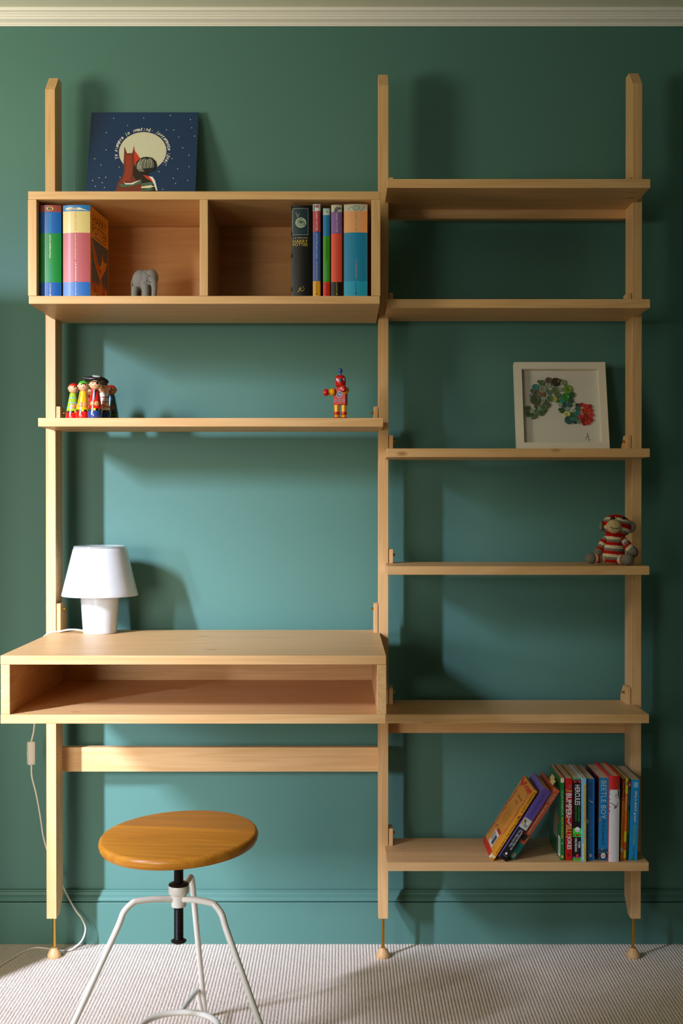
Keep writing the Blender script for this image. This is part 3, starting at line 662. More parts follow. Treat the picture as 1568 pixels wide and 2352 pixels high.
p.stroke(ink, [(-.0095, h*.688), (-.0040, h*.672), (.0005, h*.655)], .0014, 2); p.poly(mat('8A4A54', .6), [(-.001, h*.662), (.0055, h*.655), (.0045, h*.632), (.0005, h*.618), (-.002, h*.628), (.001, h*.642)], 2)
p.stroke(mat('4A7AB0', .6), [(.0052, h*.652), (.0072, h*.68), (.0058, h*.695)], .0014, 2)
for a, c_ in ((.88, 'A05A3A'), (.84, 'C8641E'), (.80, '7A8ACC'), (.74, '6A7ACC'), (.69, 'C88A1E'), (.65, 'A06A2E'), (.60, '8A3A2A')): p.rect(mat(c_, .6), -.0116, -.0100, h*(a-.022), h*a, 2)
p.rect(mat('C8503A', .6), -.0116, -.0085, h*.100, h*.106, 2); p.build('spine_lettering', b)
b, p, w_, h = PBook('slim brown and orange paperback with a pale label near its foot', 1424.6, 1431.6, 1790, PY, bands(.19, [(0, 'C87A12'), (.105, 'C2BCA8'), (.145, 'D4820E'), (.72, 'C84A10'), (.76, '8C1E14')]), lean=1.6)
p.text(gold, 'Tony Ross', 0, h*.88, .036, .0042, -90); p.disc(gold, 0, h*.765, .0012, .0016, 1); p.text(mat('8A5A14', .5), 'Horrid stories', 0, h*.40, .046, .0036, -90); p.build('spine_lettering', b)
b, p, w_, h = PBook('slim yellow and orange banded paperback in the upright row', 1431.9, 1438.0, 1790, PY, bands(.19, [(0, 'D8641E'), (.03, 'E6CC14'), (.12, 'E0560E'), (.22, 'E6D014'), (.35, 'EE6E12'), (.81, 'E6CC14')]), lean=1.7)
p.text(mat('F2D8A8', .5), 'Horrible Histories', 0, h*.70, .034, .0036, -90); p.disc(mat('2C4AA8', .5), .0006, h*.94, .0016, .0040, 1); p.disc(red, 0, h*.965, .0012, .0022, 2); p.build('spine_lettering', b)
b, p, w_, h = PBook('very slim dark green paperback with a red square on its spine', 1438.7, 1443.2, 1790.5, PY, mat('0C3A20', .4), lean=1.75)
p.rect(red, -.0020, .0020, h*.90, h*.965, 1); p.disc(white, 0, h*.93, .0010, .0016, 2); p.text(mat('6AA88A', .5), 'MARTIN WADDELL', 0, h*.77, .038, .0028, -90); p.text(mat('9AA82A', .5), 'LITTLE DRACULA', 0, h*.46, .050, .0028, -90); p.build('spine_lettering', b)
b, p, w_, h = PBook('bright blue paperback with white question lettering at the right end of the row', 1444.2, 1464.4, 1792, PY, mat('1694DA', .35, coat=.2), lean=1.8)
def out2(s, u, v, L, H, m, k=mat('1A2440', .5)): p.text(k, s, u, v, L+.0008, H+.0010, -90, 1, bold=.03); p.text(m, s, u, v, L, H, -90, 2, bold=.022)
out2('Why is SNOT green?', .0012, h*.67, .072, .0068, white); p.text(mat('8FC23A', .5), 'Glenn Murphy', .0012, h*.315, .046, .0056, -90, bold=.015); p.rect(mat('8FC6EA', .5), -.0036, .0060, h*.905, h*.97, 1)
p.text(mat('123A6A', .5), 'MACMILLAN', .0008, h*.115, .020, .0022, -90); p.rect(black, -.0002, .0022, h*.05, h*.06, 1)
p.poly(mat('2C7A2A', .5), [(-.005, .001), (-.004, .006), (-.002, .004), (-.001, .009), (.001, .005), (.003, .006), (.004, .001)], 1); p.build('spine_lettering', b)

# ---- three paperbacks leaning on the row
def Lean(label, piv_x, w_, hh, th, y, cover, board=None, d=.160):
    t = R(th); b, p = book(label, w_, hh, d, (piv_x-w_/2*math.cos(t), y, s6+.0003+w_/2*math.sin(t)), cover, (0, t, 0), False, board, GP); return b, p
b, p = Lean('leaning coral and teal paperback, nearest the upright row', .3990, .0162, .1905, 33.3, 2.788, bands(.1905, [(0, '0F7F7C'), (.215, 'E0603C')]), board=mat('C24A2E', .4))
h = .1905; p.text(mat('F2D8C0', .5), 'ROBERT', .0028, h*.875, .024, .0040, -90); p.text(mat('F2D8C0', .5), "C. O'BRIEN", -.0030, h*.885, .033, .0042, -90)
p.text(mat('F4E6D2', .5), 'Mrs Frisby and the Rats of NIMH', .0, h*.565, .078, .0062, -90, bold=.01)
p.disc(mat('3A2A2A', .5), -.001, h*.295, .0062, .0085, 1); p.stroke(mat('3A2A2A', .5), [(.003, h*.32), (.0065, h*.35)], .0016, 1); p.stroke(mat('D8D0C8', .5), [(.0045, h*.272), (.0065, h*.30)], .001, 2)
p.text(mat('0A3A3A', .5), 'A Puffin Book', 0, h*.145, .020, .0024, -90); p.disc(white, 0, h*.048, .0042, .0052, 1); p.disc(mat('123A3A', .5), 0, h*.048, .0030, .0040, 2); p.poly(white, [(-.001, h*.04), (.001, h*.062), (.002, h*.04)], 3)
p.build('spine_lettering', b)
bm = bmesh.new(); prism(bm, [(-.0078, .020), (-.0078, .060), (-.0060, .060), (-.0052, .022)], h, h+.012)
prism(bm, [(.0010, .070), (.0006, .110), (.0018, .110), (.0024, .072)], h, h+.016); link('loose_page', fin(bm), mat('E4D48C', .8), b)
b, p = Lean('leaning purple and black paperback between the orange and the coral ones', .3778, .0196, .1910, 33.0, 2.775, bands(.191, [(0, '0F0B12'), (.44, 'BFC0B8'), (.575, '5E4A9A')]), board=mat('7460B2', .4))
h = .191; p.text(mat('2A1E5A', .5), 'ANTHONY HOROWITZ', -.001, h*.765, .062, .0066, -90, bold=-.01)
for u, v, c_ in ((-.006, .55, 'E08A1E'), (-.007, .50, 'E0A01E'), (-.004, .535, '4A8A3A')): p.disc(mat(c_, .5), u, h*v, .0024, .0034, 1)
p.disc(mat('8A8C88', .5), .002, h*.505, .0050, .0075, 1); p.disc(mat('D8D8D2', .5), .0034, h*.525, .0030, .0040, 2)
p.text(white, 'A DIAMOND BROTHERS CASE', .0036, h*.285, .052, .0036, -90); p.text(mat('B8B8C4', .5), 'The Blurred Man', -.0020, h*.300, .048, .0056, -90, bold=.01)
p.disc(white, 0, h*.085, .0026, .0030, 1); p.text(mat('9A9AA4', .5), 'WALKER', 0, h*.055, .010, .0024, 0); p.build('spine_lettering', b)
oc = mat('EE9A12', .35, coat=.2)
b, p = Lean('leaning orange paperback with red flowery border and a barcode, front of the slanting three', .3495, .0092, .1890, 32.4, 2.780, bands(.189, [(0, 'E89410'), (.03, 'F0E0B0'), (.055, 'F0A218')]), board=oc, d=.150)
h = .189; p.text(mat('2E1608', .5), 'Elizabeth Laird', .0002, h*.83, .056, .0066, -90, shear=.15, bold=.0); p.text(mat('2E1608', .5), 'The Fastest Boy in the World', .0002, h*.345, .094, .0060, -90, shear=.15)
p.stroke(mat('7A1E10', .5), [(-.003, h*.60), (.0, h*.625), (.003, h*.65)], .002, 1); p.stroke(mat('7A1E10', .5), [(.002, h*.595), (0, h*.625)], .0016, 1); p.build('spine_lettering', b)
q = side_print(.0092, -1); rd = mat('D2200E', .4); rr = random.Random(8); D = .150
q.rect(rd, -D+.001, -.018, .0006, .014, 0); q.poly(white, [(-.020, .0006), (-.001, .0006), (-.001, .010), (-.012, .014)], 1)
q.rect(rd, -.086, -.040, .050, .0585, 1); q.rect(mat('E8E4DC', .5), -.100, -.042, .0165, .050, 2)
for i in range(14): q.rect(black, -.072+.0018*i, -.0710+.0018*i+(i % 3)*.0003, .0215, .043, 3)
for i in range(4): q.rect(mat('6A6460', .6), -.096+.005*i, -.0935+.005*i, .026, .046, 3)
def leafy(u, v, s, L=1):
    n = 11; q.poly(rd, [(u+s*(1 if i % 2 else .45)*rr.uniform(.7, 1.1)*math.cos(2*PI*i/n), v+s*(1 if i % 2 else .45)*rr.uniform(.7, 1.1)*math.sin(2*PI*i/n)) for i in range(n)], L)
for i in range(16): leafy(-D+.006+rr.uniform(0, .012), .030+.0098*i, rr.uniform(.004, .009), 1+i % 3)
for i in range(22): leafy(-D+.004+.0064*i, h-.006-rr.uniform(0, .012), rr.uniform(.005, .009), 1+i % 3)
for i in range(15): leafy(-.012-rr.uniform(0, .012), .062+.0082*i, rr.uniform(.004, .008), 1+i % 3)
for i in range(9): q.stroke(mat('C47A12', .5), [(-.122+.0085*i, .070+rr.uniform(0, .01)), (-.122+.0085*i, .118+rr.uniform(-.01, .006))], .0018, 1)
q.text(mat('A8500E', .5), 'Solomon loves', -.070, .148, .062, .008, -90+90, 1, shear=.2); q.text(mat('A8500E', .5), 'to run', -.074, .134, .034, .008, 0, 1, shear=.2)
q.stroke(mat('8C2A0E', .5), [(-.120, .052), (-.104, .060)], .003, 2)
q.build('cover_print', b)

# ================================================================== BLUE PICTURE BOARD
PYb = 2.935; Ht = .294; a_ = math.asin(.085/.294)
cbx = -.489
pic = thing('picture_board', 'square dark blue print of a red-cloaked figure before a pale moon, leaning above the cabinet', 'picture', (cbx, PYb+.0005, c3+.0014), (-a_, 0, 0))
link('panel', box_me(-.1335, .1335, 0, .0042, 0, Ht, bev=.0006), [mat('0B335F', .4, coat=.08)], pic)
def ua(x, y):
    k = (y-264)/176; return ((x-(334-10.5*k))/(246+5*k)*.267, Ht-.217*k)
def ca(px, py): return ua(240+px/8.711, 280+py/8.711)
NP = lambda: Print((0, 0, 0), (1, 0, 0), (0, 0, 1), (0, -1, 0))
P = NP()
moonm = mat('DAD8BE', .6)
mu, mv = ca(768, 652); ru = 470/8.711/248*.267; rv = 390/8.711/176*.217
P.disc(mat('8A5A80', .6), mu, mv, ru+.0008, rv+.0008, 0, 48); P.disc(moonm, mu, mv, ru, rv, 1, 48)
P.build('printed_moon', pic, kind=None); P = NP()
brn = mat('7A3420', .6); rdd = mat('D63A1C', .6); dkb = mat('2A1A12', .6); gri = mat('4E6E58', .6)
def pl(m, pts, L): P.poly(m, [ca(*p_) for p_ in pts], L)
pl(rdd, [(595, 530), (612, 640), (655, 690), (700, 760), (740, 800), (740, 900), (640, 960), (585, 900)], 2)
pl(brn, [(402, 545), (455, 685), (560, 680), (600, 520), (598, 700), (600, 900), (700, 1060), (760, 1130), (1000, 1250), (1010, 1300), (760, 1250), (740, 1420), (740, 1800), (180, 1800), (225, 1420), (270, 1260), (360, 1140), (395, 1010), (385, 860), (395, 700)], 3)
pl(dkb, [(590, 900), (650, 1010), (760, 1110), (1000, 1260), (985, 1320), (780, 1260), (620, 1200), (560, 1100)], 4)
pl(rdd, [(770, 1110), (860, 1130), (1000, 1235), (985, 1262), (840, 1180)], 5)
pl(mat('9A3A1E', .6), [(430, 720), (545, 720), (555, 1050), (500, 1230), (350, 1240), (420, 1080)], 4)
P.build('printed_cloaked_figure', pic, kind=None); P = NP()
pl(black, [(740, 1240), (990, 1300), (1060, 1420), (1060, 1800), (740, 1800)], 5)
for k, (ya, yb) in enumerate(((1250, 1300), (1310, 1350), (1370, 1400), (1480, 1520), (1600, 1640))): pl(cream if k % 2 else gri, [(735, ya+30), (930, ya), (1000, yb-10), (900, yb+20), (735, yb+25)], 6)
pl(white, [(880, 1140), (960, 1150), (1010, 1220), (1060, 1420), (1030, 1420), (985, 1290), (940, 1200)], 6)
pl(gri, [(305, 1290), (420, 1300), (540, 1295), (735, 1215), (740, 1270), (560, 1330), (380, 1355), (310, 1330)], 6)
pl(white, [(380, 1245), (420, 1275), (530, 1275), (740, 1205), (560, 1300), (420, 1300)], 7)
hd = [(845, 755), (960, 775), (1035, 850), (1055, 930), (1010, 1020), (900, 1060), (850, 1120), (770, 1100), (680, 1040), (630, 960), (630, 880), (700, 800), (770, 765)]
pl(black, hd, 7)
for i in range(15):
    t = i/14; x0_ = 720+230*t; P.stroke(mat('C9CDB8', .6), [ca(x0_+(0 if i % 2 else 8), 800+14*math.sin(i)), ca(x0_-30+50*(t-.3)+30*t, 900), ca(x0_-40+90*(t-.25), 1000-30*t)], .0007 if i % 3 else .0013, 8)
for i in range(6): P.stroke(mat('C9CDB8', .6), [ca(660+12*i, 880-8*i), ca(650+14*i, 960), ca(700+20*i, 1050)], .0006, 8)
P.build('printed_child_figure', pic, kind=None); P = NP()
stars = [(470, 130), (48, 272), (35, 617), (30, 1156), (295, 957), (312, 1156), (1246, 212), (1392, 217), (1490, 360), (1355, 792), (1230, 922), (1463, 990), (1090, 1045), (1376, 1176), (1420, 1278), (1160, 1390)]
for s_ in stars: u, v = ca(*s_); P.disc(cream, u, v, .0013, .0013, 1, 8)
for (x, y) in ((262, 278), (331, 277), (392, 271), (438, 281), (294, 295), (245, 311), (447, 319), (218, 371), (232, 385), (228, 414), (243, 413), (213, 420), (235, 425), (219, 433), (240, 436), (434, 363), (434, 389), (431, 420), (441, 300), (420, 346)): u, v = ua(x, y); P.disc(cream, u, v, .0013, .0013, 1, 8)
for i in range(14): u, v = (random.uniform(-.12, .12), random.uniform(.01, .07)); P.disc(cream, u, v, .0012, .0012, 0, 8)
P.build('printed_stars', pic); P = NP()
s_ = 'Yo siempre lo imaginé, justamente igual.'
n = len(s_)
for i, ch in enumerate(s_):
    if ch == ' ': continue
    a = R(196 - 232*i/(n-1)); ex, ey = (ru+.0070)*math.cos(a), (rv+.0070)*math.sin(a)
    ta = math.degrees(math.atan2((rv+.006)*math.cos(a)*-1, (ru+.006)*math.sin(a)))
    hgt = {'Y': .0080, 'l': .0085, 'b': .008, 't': .0075, 'g': .0075, 'p': .0075, 'j': .009, 'é': .0085, 'i': .007, ',': .0025, '.': .0014}.get(ch, .0052)
    jt = math.sin(i*2.3)*.0005; P.text(white, ch, mu+ex*(1+jt*8), mv+ey*(1+jt*8), 1.3*{'m': .0078, 'i': .0018, 'l': .0024, 'j': .0030, ',': .0014, '.': .0014, 't': .0036}.get(ch, .0044), 1.25*hgt, ta+8*math.sin(i*1.7), 9, shear=.35, bold=.02)
P.build('handwritten_line', pic)

# ================================================================== WHITE BOX FRAME WITH BUTTONS
FW = .2250; Fb, Ft = 2.942, 2.996; a2_ = math.asin((Ft-Fb)/FW)
fx = X(1293.5, Fb)
fr = thing('framed_button_picture', 'square white box frame holding an arch of green buttons ending in red ones', 'picture frame', (fx, Fb, s3+.0053), (-a2_, 0, 0))
bm = bmesh.new(); bw = .0178; dp = .0210; hw = FW/2
for (x0_, x1_, z0_, z1_) in ((-hw, -hw+bw, 0, FW), (hw-bw, hw, 0, FW), (-hw+bw, hw-bw, 0, bw), (-hw+bw, hw-bw, FW-bw, FW)):
    box(bm, x0_, x1_, 0, dp, z0_, z1_)
bmesh.ops.remove_doubles(bm, verts=bm.verts[:], dist=1e-5)
link('frame', fin(bm), mat('E9E2D0', .4), fr)
link('backing_board', box_me(-hw+bw, hw-bw, .0160, .0190, bw, FW-bw), mat('DAD6CA', .8), fr)
gm, gt, gb = nt('thin_glass'); gt.nodes.remove(gb); N = gt.nodes
tr = N.new('ShaderNodeBsdfTransparent'); gl = N.new('ShaderNodeBsdfGlossy'); gl.inputs['Roughness'].default_value = .05
lw = N.new('ShaderNodeLayerWeight'); lw.inputs['Blend'].default_value = .5; pw = N.new('ShaderNodeMath'); pw.operation = 'POWER'; pw.inputs[1].default_value = 5
fz = N.new('ShaderNodeMath'); fz.operation = 'MULTIPLY_ADD'; fz.inputs[1].default_value = .5; fz.inputs[2].default_value = .02; mxs = N.new('ShaderNodeMixShader')
gt.links.new(lw.outputs['Facing'], pw.inputs[0]); gt.links.new(pw.outputs[0], fz.inputs[0])
gt.links.new(fz.outputs[0], mxs.inputs[0]); gt.links.new(tr.outputs[0], mxs.inputs[1]); gt.links.new(gl.outputs[0], mxs.inputs[2]); gt.links.new(mxs.outputs[0], N['Material Output'].inputs[0])
link('glass_pane', box_me(-hw+bw, hw-bw, .0020, .0032, bw, FW-bw), gm, fr)
def button_me(r, t, holes):
    bm = bmesh.new()
    lathe(bm, [(0, 0), (r, 0), (r, t*.7), (r*.9, t), (r*.74, t), (r*.64, t*.62), (0, t*.62)], 18)
    me = fin(bm); return me
BM = {}
hole_m = mat('1A2018', .6)
def button(u, v, r, c, lift=0.0, holes=4):
    r = round(r, 4); key = (r, c)
    if key not in BM:
        bm = bmesh.new(); t = .0022
        lathe(bm, [(0, 0), (r, 0), (r, t*.7), (r*.88, t), (r*.72, t), (r*.62, t*.62), (0, t*.62)], 18, 0)
        for i in range(holes): 
            a = PI/4+i*PI/2 if holes == 4 else i*PI
            lathe(bm, [(r*.11, t*.60), (r*.11, t*.66), (0, t*.66)], 8, 1, True, Matrix.Translation((r*.24*math.cos(a), r*.24*math.sin(a), 0)))
        me = fin(bm); me.shade_smooth(); me.set_sharp_from_angle(angle=R(30)); me.materials.append(mat(c, .3, coat=.3)); me.materials.append(hole_m); BM[key] = me
    o = bpy.data.objects.new('button', BM[key]); COL.objects.link(o); o.parent = fr
    o.location = (u, .0160-lift, v); o.rotation_euler = (R(90), random.uniform(0, 3), 0)
def bu(px, py): x = 1190+px/7.84; y = 840+py/7.84; return (x-1291)/215*FW, (1032-y)/198*FW
k = 1/7.84*FW/215
big = [(340, 375, 65, '3E8A84'), (460, 300, 60, '5A7A52'), (585, 255, 62, '6A5A52'), (720, 285, 84, '3A3226'), (865, 290, 55, '8A9A62'), (935, 415, 88, '6E9A2C'), (480, 410, 72, '8A9A82'), (590, 345, 45, '9AA896'), (420, 455, 50, '8A6A48'), (800, 412, 44, '94AAA4'), (260, 530, 42, '8A90A8'), (330, 600, 100, '4A5A3C'), (485, 580, 42, '9EB4AE'), (690, 590, 48, 'B4C25A'), (600, 580, 62, '5E7E4E'), (885, 560, 82, '2E8A3C'), (830, 620, 46, '1FA08A'), (405, 750, 42, '6AB4A4'), (255, 800, 44, '9AAA86'), (180, 760, 55, '4E6A46'), (200, 850, 60, '4A6440'), (350, 820, 58, '5E7C56'), (300, 890, 50, '56704A'), (480, 740, 70, '5A7248'), (430, 830, 62, '4C6240'), (500, 650, 55, '52684A'), (470, 625, 36, 'A4B29A'), (785, 690, 42, '9AB29E'), (905, 755, 44, '9AB4A8'), (900, 860, 66, 'D4D27A'), (1030, 795, 40, 'A4B8A0'), (1040, 680, 34, 'B2C29A'), (1100, 850, 48, '1F8E92'), (1000, 880, 55, '3A6A4C'), (930, 960, 80, '2F5E5C'), (1050, 945, 48, '2E8A7E'), (820, 790, 55, '3A5A3A'), (700, 430, 70, '6A7E52'), (1100, 770, 50, '46705A'), (960, 680, 48, '2E6A66'), (980, 600, 52, '2C5A40'), (1010, 510, 56, '2E6238'), (740, 520, 56, '62784E'), (590, 470, 50, '5E8276'), (1110, 700, 42, '36484A'), (870, 700, 50, '2F5A52'), (560, 700, 40, '5C7450'), (1110, 990, 36, '7E9672'), (740, 620, 36, '58704A'), (300, 450, 48, '66705A'), (360, 690, 44, '7E5A44'), (480, 510, 40, '8A5E48')]
reds = [(1180, 690, 42, 'B8202E'), (1250, 720, 52, 'D23A22'), (1330, 720, 44, 'B81E1E'), (1215, 800, 52, 'C83A22'), (1300, 800, 46, 'D8482A'), (1355, 790, 36, 'D02A1E'), (1150, 900, 48, 'D83A2A'), (1200, 960, 62, '9A1616'), (1290, 900, 52, 'B82018'), (1355, 870, 44, 'D83A22'), (1280, 1000, 52, 'D8281C'), (1345, 960, 40, 'B82420'), (1245, 880, 46, 'A81C1C'), (1210, 1020, 40, '9A1A16')]
rb = random.Random(3)
for i in range(60):       # small buttons filling in underneath
    s = rb.choice(big); a = rb.uniform(0, 2*PI); q_ = rb.uniform(.3, .95)*s[2]; u, v = bu(s[0]+q_*math.cos(a), s[1]+q_*math.sin(a)); button(u, v, rb.choice((34, 40))*k, rb.choice(('3C5234', '4E6844', '586E4E', '6E7E5A', '2E4A3C')), 0)
for i, (x, y, r, c) in enumerate(big): u, v = bu(x, y); button(u, v, r*k, c, .0018+.0004*(i % 4), 4 if i % 3 else 2)
for i, (x, y, r, c) in enumerate(reds): u, v = bu(x, y); button(u, v, r*k, c, .0014+.0004*(i % 4))
P = Print((0, .0160, 0), (1, 0, 0), (0, 0, 1), (0, -1, 0))
def bs(pts, w_=.0008): P.stroke(black, [bu(*a) for a in pts], w_, 0)
bs([(1272, 1180), (1250, 1250), (1228, 1310)]); bs([(1272, 1180), (1280, 1260), (1285, 1340)]); bs([(1235, 1265), (1290, 1250)]); bs([(1300, 1230), (1275, 1270), (1300, 1310), (1325, 1295)]); u, v = bu(1348, 1294); P.disc(black, u, v, .0007, .0007, 0, 8)
P.build('signature', fr)

# ================================================================== TABLE LAMP
lx, ly, lz = X(229.2, 2.9), 2.900, dz1+.0002
lamp = thing('table_lamp', 'small white glass table lamp with a tapered shade on the desk', 'lamp', (lx, ly, lz))
opal = mat('D6D9DE', .2, coat=.5, sss=.25)
link('lamp_base', lathe_me([(0, 0), (.0385, 0), (.0400, .0015), (.0404, .004), (.0459, .088), (.0462, .1000), (.0445, .1015), (0, .1015)], 64), opal, lamp, smooth=True)
sh = [(.0905, .0900), (.0908, .0925), (.0885, .1010), (.0650, .1960), (.0628, .2030), (.0600, .2058), (.0560, .2060), (.0300, .2045), (.0300, .2020), (.0560, .2030), (.0590, .2010), (.0612, .1960), (.0860, .1010), (.0888, .0900)]
link('lamp_shade', lathe_me(sh, 72, cap=False, close=True), opal, lamp, smooth=True)
gm2, gt2, gb2 = nt('clear_rim'); gb2.inputs['Base Color'].default_value = (.93, .97, .98, 1); gb2.inputs['Roughness'].default_value = .04; gb2.inputs['Transmission Weight'].default_value = .75; gb2.inputs['IOR'].default_value = 1.35
link('glass_rim', lathe_me([(.0626, .2050), (.0620, .2082), (.0600, .2094), (.0575, .2092), (.0572, .2080), (.0585, .2062)], 72, cap=False, close=True), gm2, lamp, smooth=True)
cordm = mat('EDE6DA', .45)
def wp(px, py, Y): return (X(px, Y), Y, Z(py, Y))
path = [(lx-.036, ly-.012, lz+.006), (lx-.050, ly-.012, lz+.0085), (-.652, 2.893, lz+.0085), (-.674, 2.892, lz+.0045), (-.6955, 2.893, lz+.0022), (-.706, 2.891, lz-.004), (-.716, 2.893, lz-.020), (-.722, 2.90, lz-.08), wp(78, 1663, 2.93), wp(76, 1682, 2.935), wp(71, 1703, 2.94)]
path2 = [wp(71, 1758, 2.94), wp(72, 1785, 2.945), wp(82, 1826, 2.955), wp(92, 1882, 2.975), wp(97, 1918, 2.99), wp(107, 1955, 3.0), wp(125, 1995, 3.005), wp(147, 2047, 3.005), wp(170, 2090, 3.0), wp(186, 2112, 2.995), wp(194.5, 2135, 2.985), wp(188, 2160, 2.975), wp(172, 2177, 2.975)]
def fl_(px, py): 
    Y = (HZ-.003)*F/(py-CY); return (X(px, Y), Y, .0028)
path2 += [fl_(155, 2185.5), fl_(128, 2184.5), fl_(100, 2180), fl_(78, 2179.5), fl_(52, 2188), fl_(28, 2202), fl_(0, 2219), fl_(-40, 2246), fl_(-100, 2275)]
bm = bmesh.new(); tube(bm, catmull(path, 6), .0021, 10); tube(bm, catmull(path2, 6), .0021, 10)
cord = link('power_cord', fin(bm), cordm, lamp, world=True, smooth=True)
sw = wp(70, 1730.5, 2.94)
bm = bmesh.new(); box(bm, -.0088, .0088, -.0075, .0075, -.0285, .0285, bev=.0035)
link('switch', fin(bm), cordm, cord, world=False, smooth=True, label='cream inline rocker switch')
o = bpy.data.objects['switch']; o.location = sw; o.rotation_euler = (0, 0, R(35))
bm = bmesh.new(); box(bm, -.0098, -.0080, -.003, .003, -.005, .007, bev=.0006); ob = fin(bm)
ob.transform(Matrix.Translation(Vector(sw)) @ Matrix.Rotation(R(35), 4, 'Z'))
me = o.data; me.transform(Matrix.Translation(Vector(sw)) @ Matrix.Rotation(R(35), 4, 'Z')); o.location = (0, 0, 0); o.rotation_euler = (0, 0, 0)
bmj = bmesh.new(); bmj.from_mesh(me); bmj.from_mesh(ob); bmj.to_mesh(me); bmj.free(); me.shade_smooth(); me.set_sharp_from_angle(angle=R(38))

# ================================================================== STOOL
sx, sy, sz = -.312, 2.315, .4700
stool = thing('screw_stool', 'round orange wooden stool on a black screw and bent white metal legs', 'stool', (sx, sy, 0))
rs = .1518; th = .0225
seat_rot = Euler((R(3.0), R(-1.5), R(-13)))
pr = [(0, -th), (rs-.010, -th), (rs-.004, -th+.002), (rs-.0015, -th+.006), (rs, -.009), (rs-.0012, -.004), (rs-.004, -.0008), (rs-.007, 0), (0, 0)]
bm = bmesh.new(); lathe(bm, pr, 96)
# the seat is edge-glued from three boards: cut it where the boards meet
me = fin(bm)
cuts = [(-.2, -.060), (-.0596, .033), (.0334, .2)]
for i, (a, b) in enumerate(cuts):
    bm = bmesh.new(); bm.from_mesh(me)
    for (pco, pno) in (((0, a, 0), (0, -1, 0)), ((0, b, 0), (0, 1, 0))):
        g = bmesh.ops.bisect_plane(bm, geom=bm.verts[:]+bm.edges[:]+bm.faces[:], plane_co=pco, plane_no=pno, clear_outer=True)
        ed = [e for e in g['geom_cut'] if isinstance(e, bmesh.types.BMEdge)]
        if ed: bmesh.ops.contextual_create(bm, geom=ed)
    link('seat_board', fin(bm), stool_wood_dull if i == 2 else stool_wood, stool, smooth=True, loc=(0, 0, sz), rot=seat_rot)
scr = mat('2C2A2A', .35, metal=.7); blk = mat('121010', .35); wm = mat('EAE4DA', .35, coat=.3)
bm = bmesh.new(); z0_, z1_ = .264, sz-th-.002; n = int((z1_-z0_)/.0014); prf = []
for i in range(n+1):
    z = z0_+(z1_-z0_)*i/n; prf.append((.0093 if i % 2 else .0083, z))
lathe(bm, [(0, z0_)]+prf+[(0, z1_)], 24); link('screw', fin(bm), scr, stool, smooth=True)
link('screw_end', lathe_me([(0, .2595), (.011, .2595), (.0148, .2625), (.0150, .2640), (.012, .2655), (.0095, .2675), (0, .2675)], 32), blk, stool, smooth=True)
link('washer', lathe_me([(.0095, .3705), (.0192, .3705), (.0194, .3722), (.0180, .3740), (.0110, .3765), (.0095, .3765)], 40, cap=False, close=True), blk, stool, smooth=True)
link('hub', lathe_me([(.0098, .330), (.0140, .330), (.0146, .3315), (.0146, .350), (.0152, .3525), (.0186, .3545), (.0196, .357), (.0196, .3675), (.0188, .3702), (.0098, .3702)], 48, cap=False, close=True), wm, stool, smooth=True)
def legpath(az, rb_=.105, zb=.352, rf=.2735):
    d = Vector((math.cos(R(az)), math.sin(R(az)), 0)); P_ = []
    ctrl = [(.012, .345), (.045, .350), (.080, .3515), (rb_, .349), (rb_+.016, .335), (rb_+.026, .312)]
    for r_, z in ctrl: P_.append((d*r_)+Vector((0, 0, z)))
    for t in (.15, .35, .6, .8, 1): 
        r_ = (rb_+.026)+(rf-rb_-.026)*t; z = .312+(.0062-.312)*t; P_.append(d*r_+Vector((0, 0, z)))
    return P_
for az in (86, 207, -35):
    bm = bmesh.new(); tube(bm, catmull(legpath(az, rb_=.118 if az == 86 else .092), 6), .0060, 16)
    link('leg', fin(bm), wm, stool, smooth=True)
for az in (86, 207, -35):
    d = Vector((math.cos(R(az)), math.sin(R(az)), 0)); t_ = Vector((-d.y, d.x, 0))*(.006 if az == 86 else .0)
    bm = bmesh.new(); tube(bm, catmull([d*.2735+Vector((0, 0, .0062)), d*.262+t_+Vector((0, 0, .022)), d*.247+t_*1.6+Vector((0, 0, .062)), d*.236+t_*1.8+Vector((0, 0, .072)), d*.215+t_*1.8+Vector((0, 0, .074)), d*.140+t_*2+Vector((0, 0, .084)), d*.074+t_*2+Vector((0, 0, .0915))], 5), .0054, 14)
    link('brace', fin(bm), wm, stool, smooth=True)
bm = bmesh.new(); tube(bm, [Vector((.076*math.cos(2*PI*i/48), .076*math.sin(2*PI*i/48), .0935)) for i in range(48)], .0060, 14, closed=True); link('footrest_ring', fin(bm), wm, stool, smooth=True)

# ================================================================== ELEPHANT
el = thing('elephant_figurine', 'small matt grey toy elephant standing in the left cabinet compartment', 'figurine', (X(334, 2.75), 2.750, c1+.0004))
mm = .001
def V3(*a): return tuple(v*mm for v in a)
eb = blob([('e', V3(-10, 4, 46), V3(20.5, 18, 25)), ('e', V3(15, -3, 51), V3(15.5, 14.5, 20)), ('e', V3(4, 0, 49), V3(15, 15, 21)),
           ('t', [V3(19, -9, 46), V3(22.5, -14, 34), V3(23, -15, 20), V3(21.5, -15.5, 2)], (.0088, .0054)),
           ('t', [V3(-21, -7, 30), V3(-22.5, -8, 15), V3(-22, -8, .4)], (.0090, .0072)), ('t', [V3(-20, 14, 30), V3(-20, 14, 15), V3(-20, 14, .4)], (.0090, .0072)),
           ('t', [V3(2, -9, 38), V3(3, -10, 18), V3(3, -10, .4)], (.0100, .0084)), ('t', [V3(3, 11, 38), V3(9, 11, 18), V3(10, 11, .4)], (.0095, .0080)),
           ('e', V3(10, -13, 38), V3(10, 5, 4.5), Euler((0, R(22), 0)))], .0011, 8)
egr = mat('6F6C65', .8); link('body', eb, egr, el, smooth=True)
from mathutils.bvhtree import BVHTree
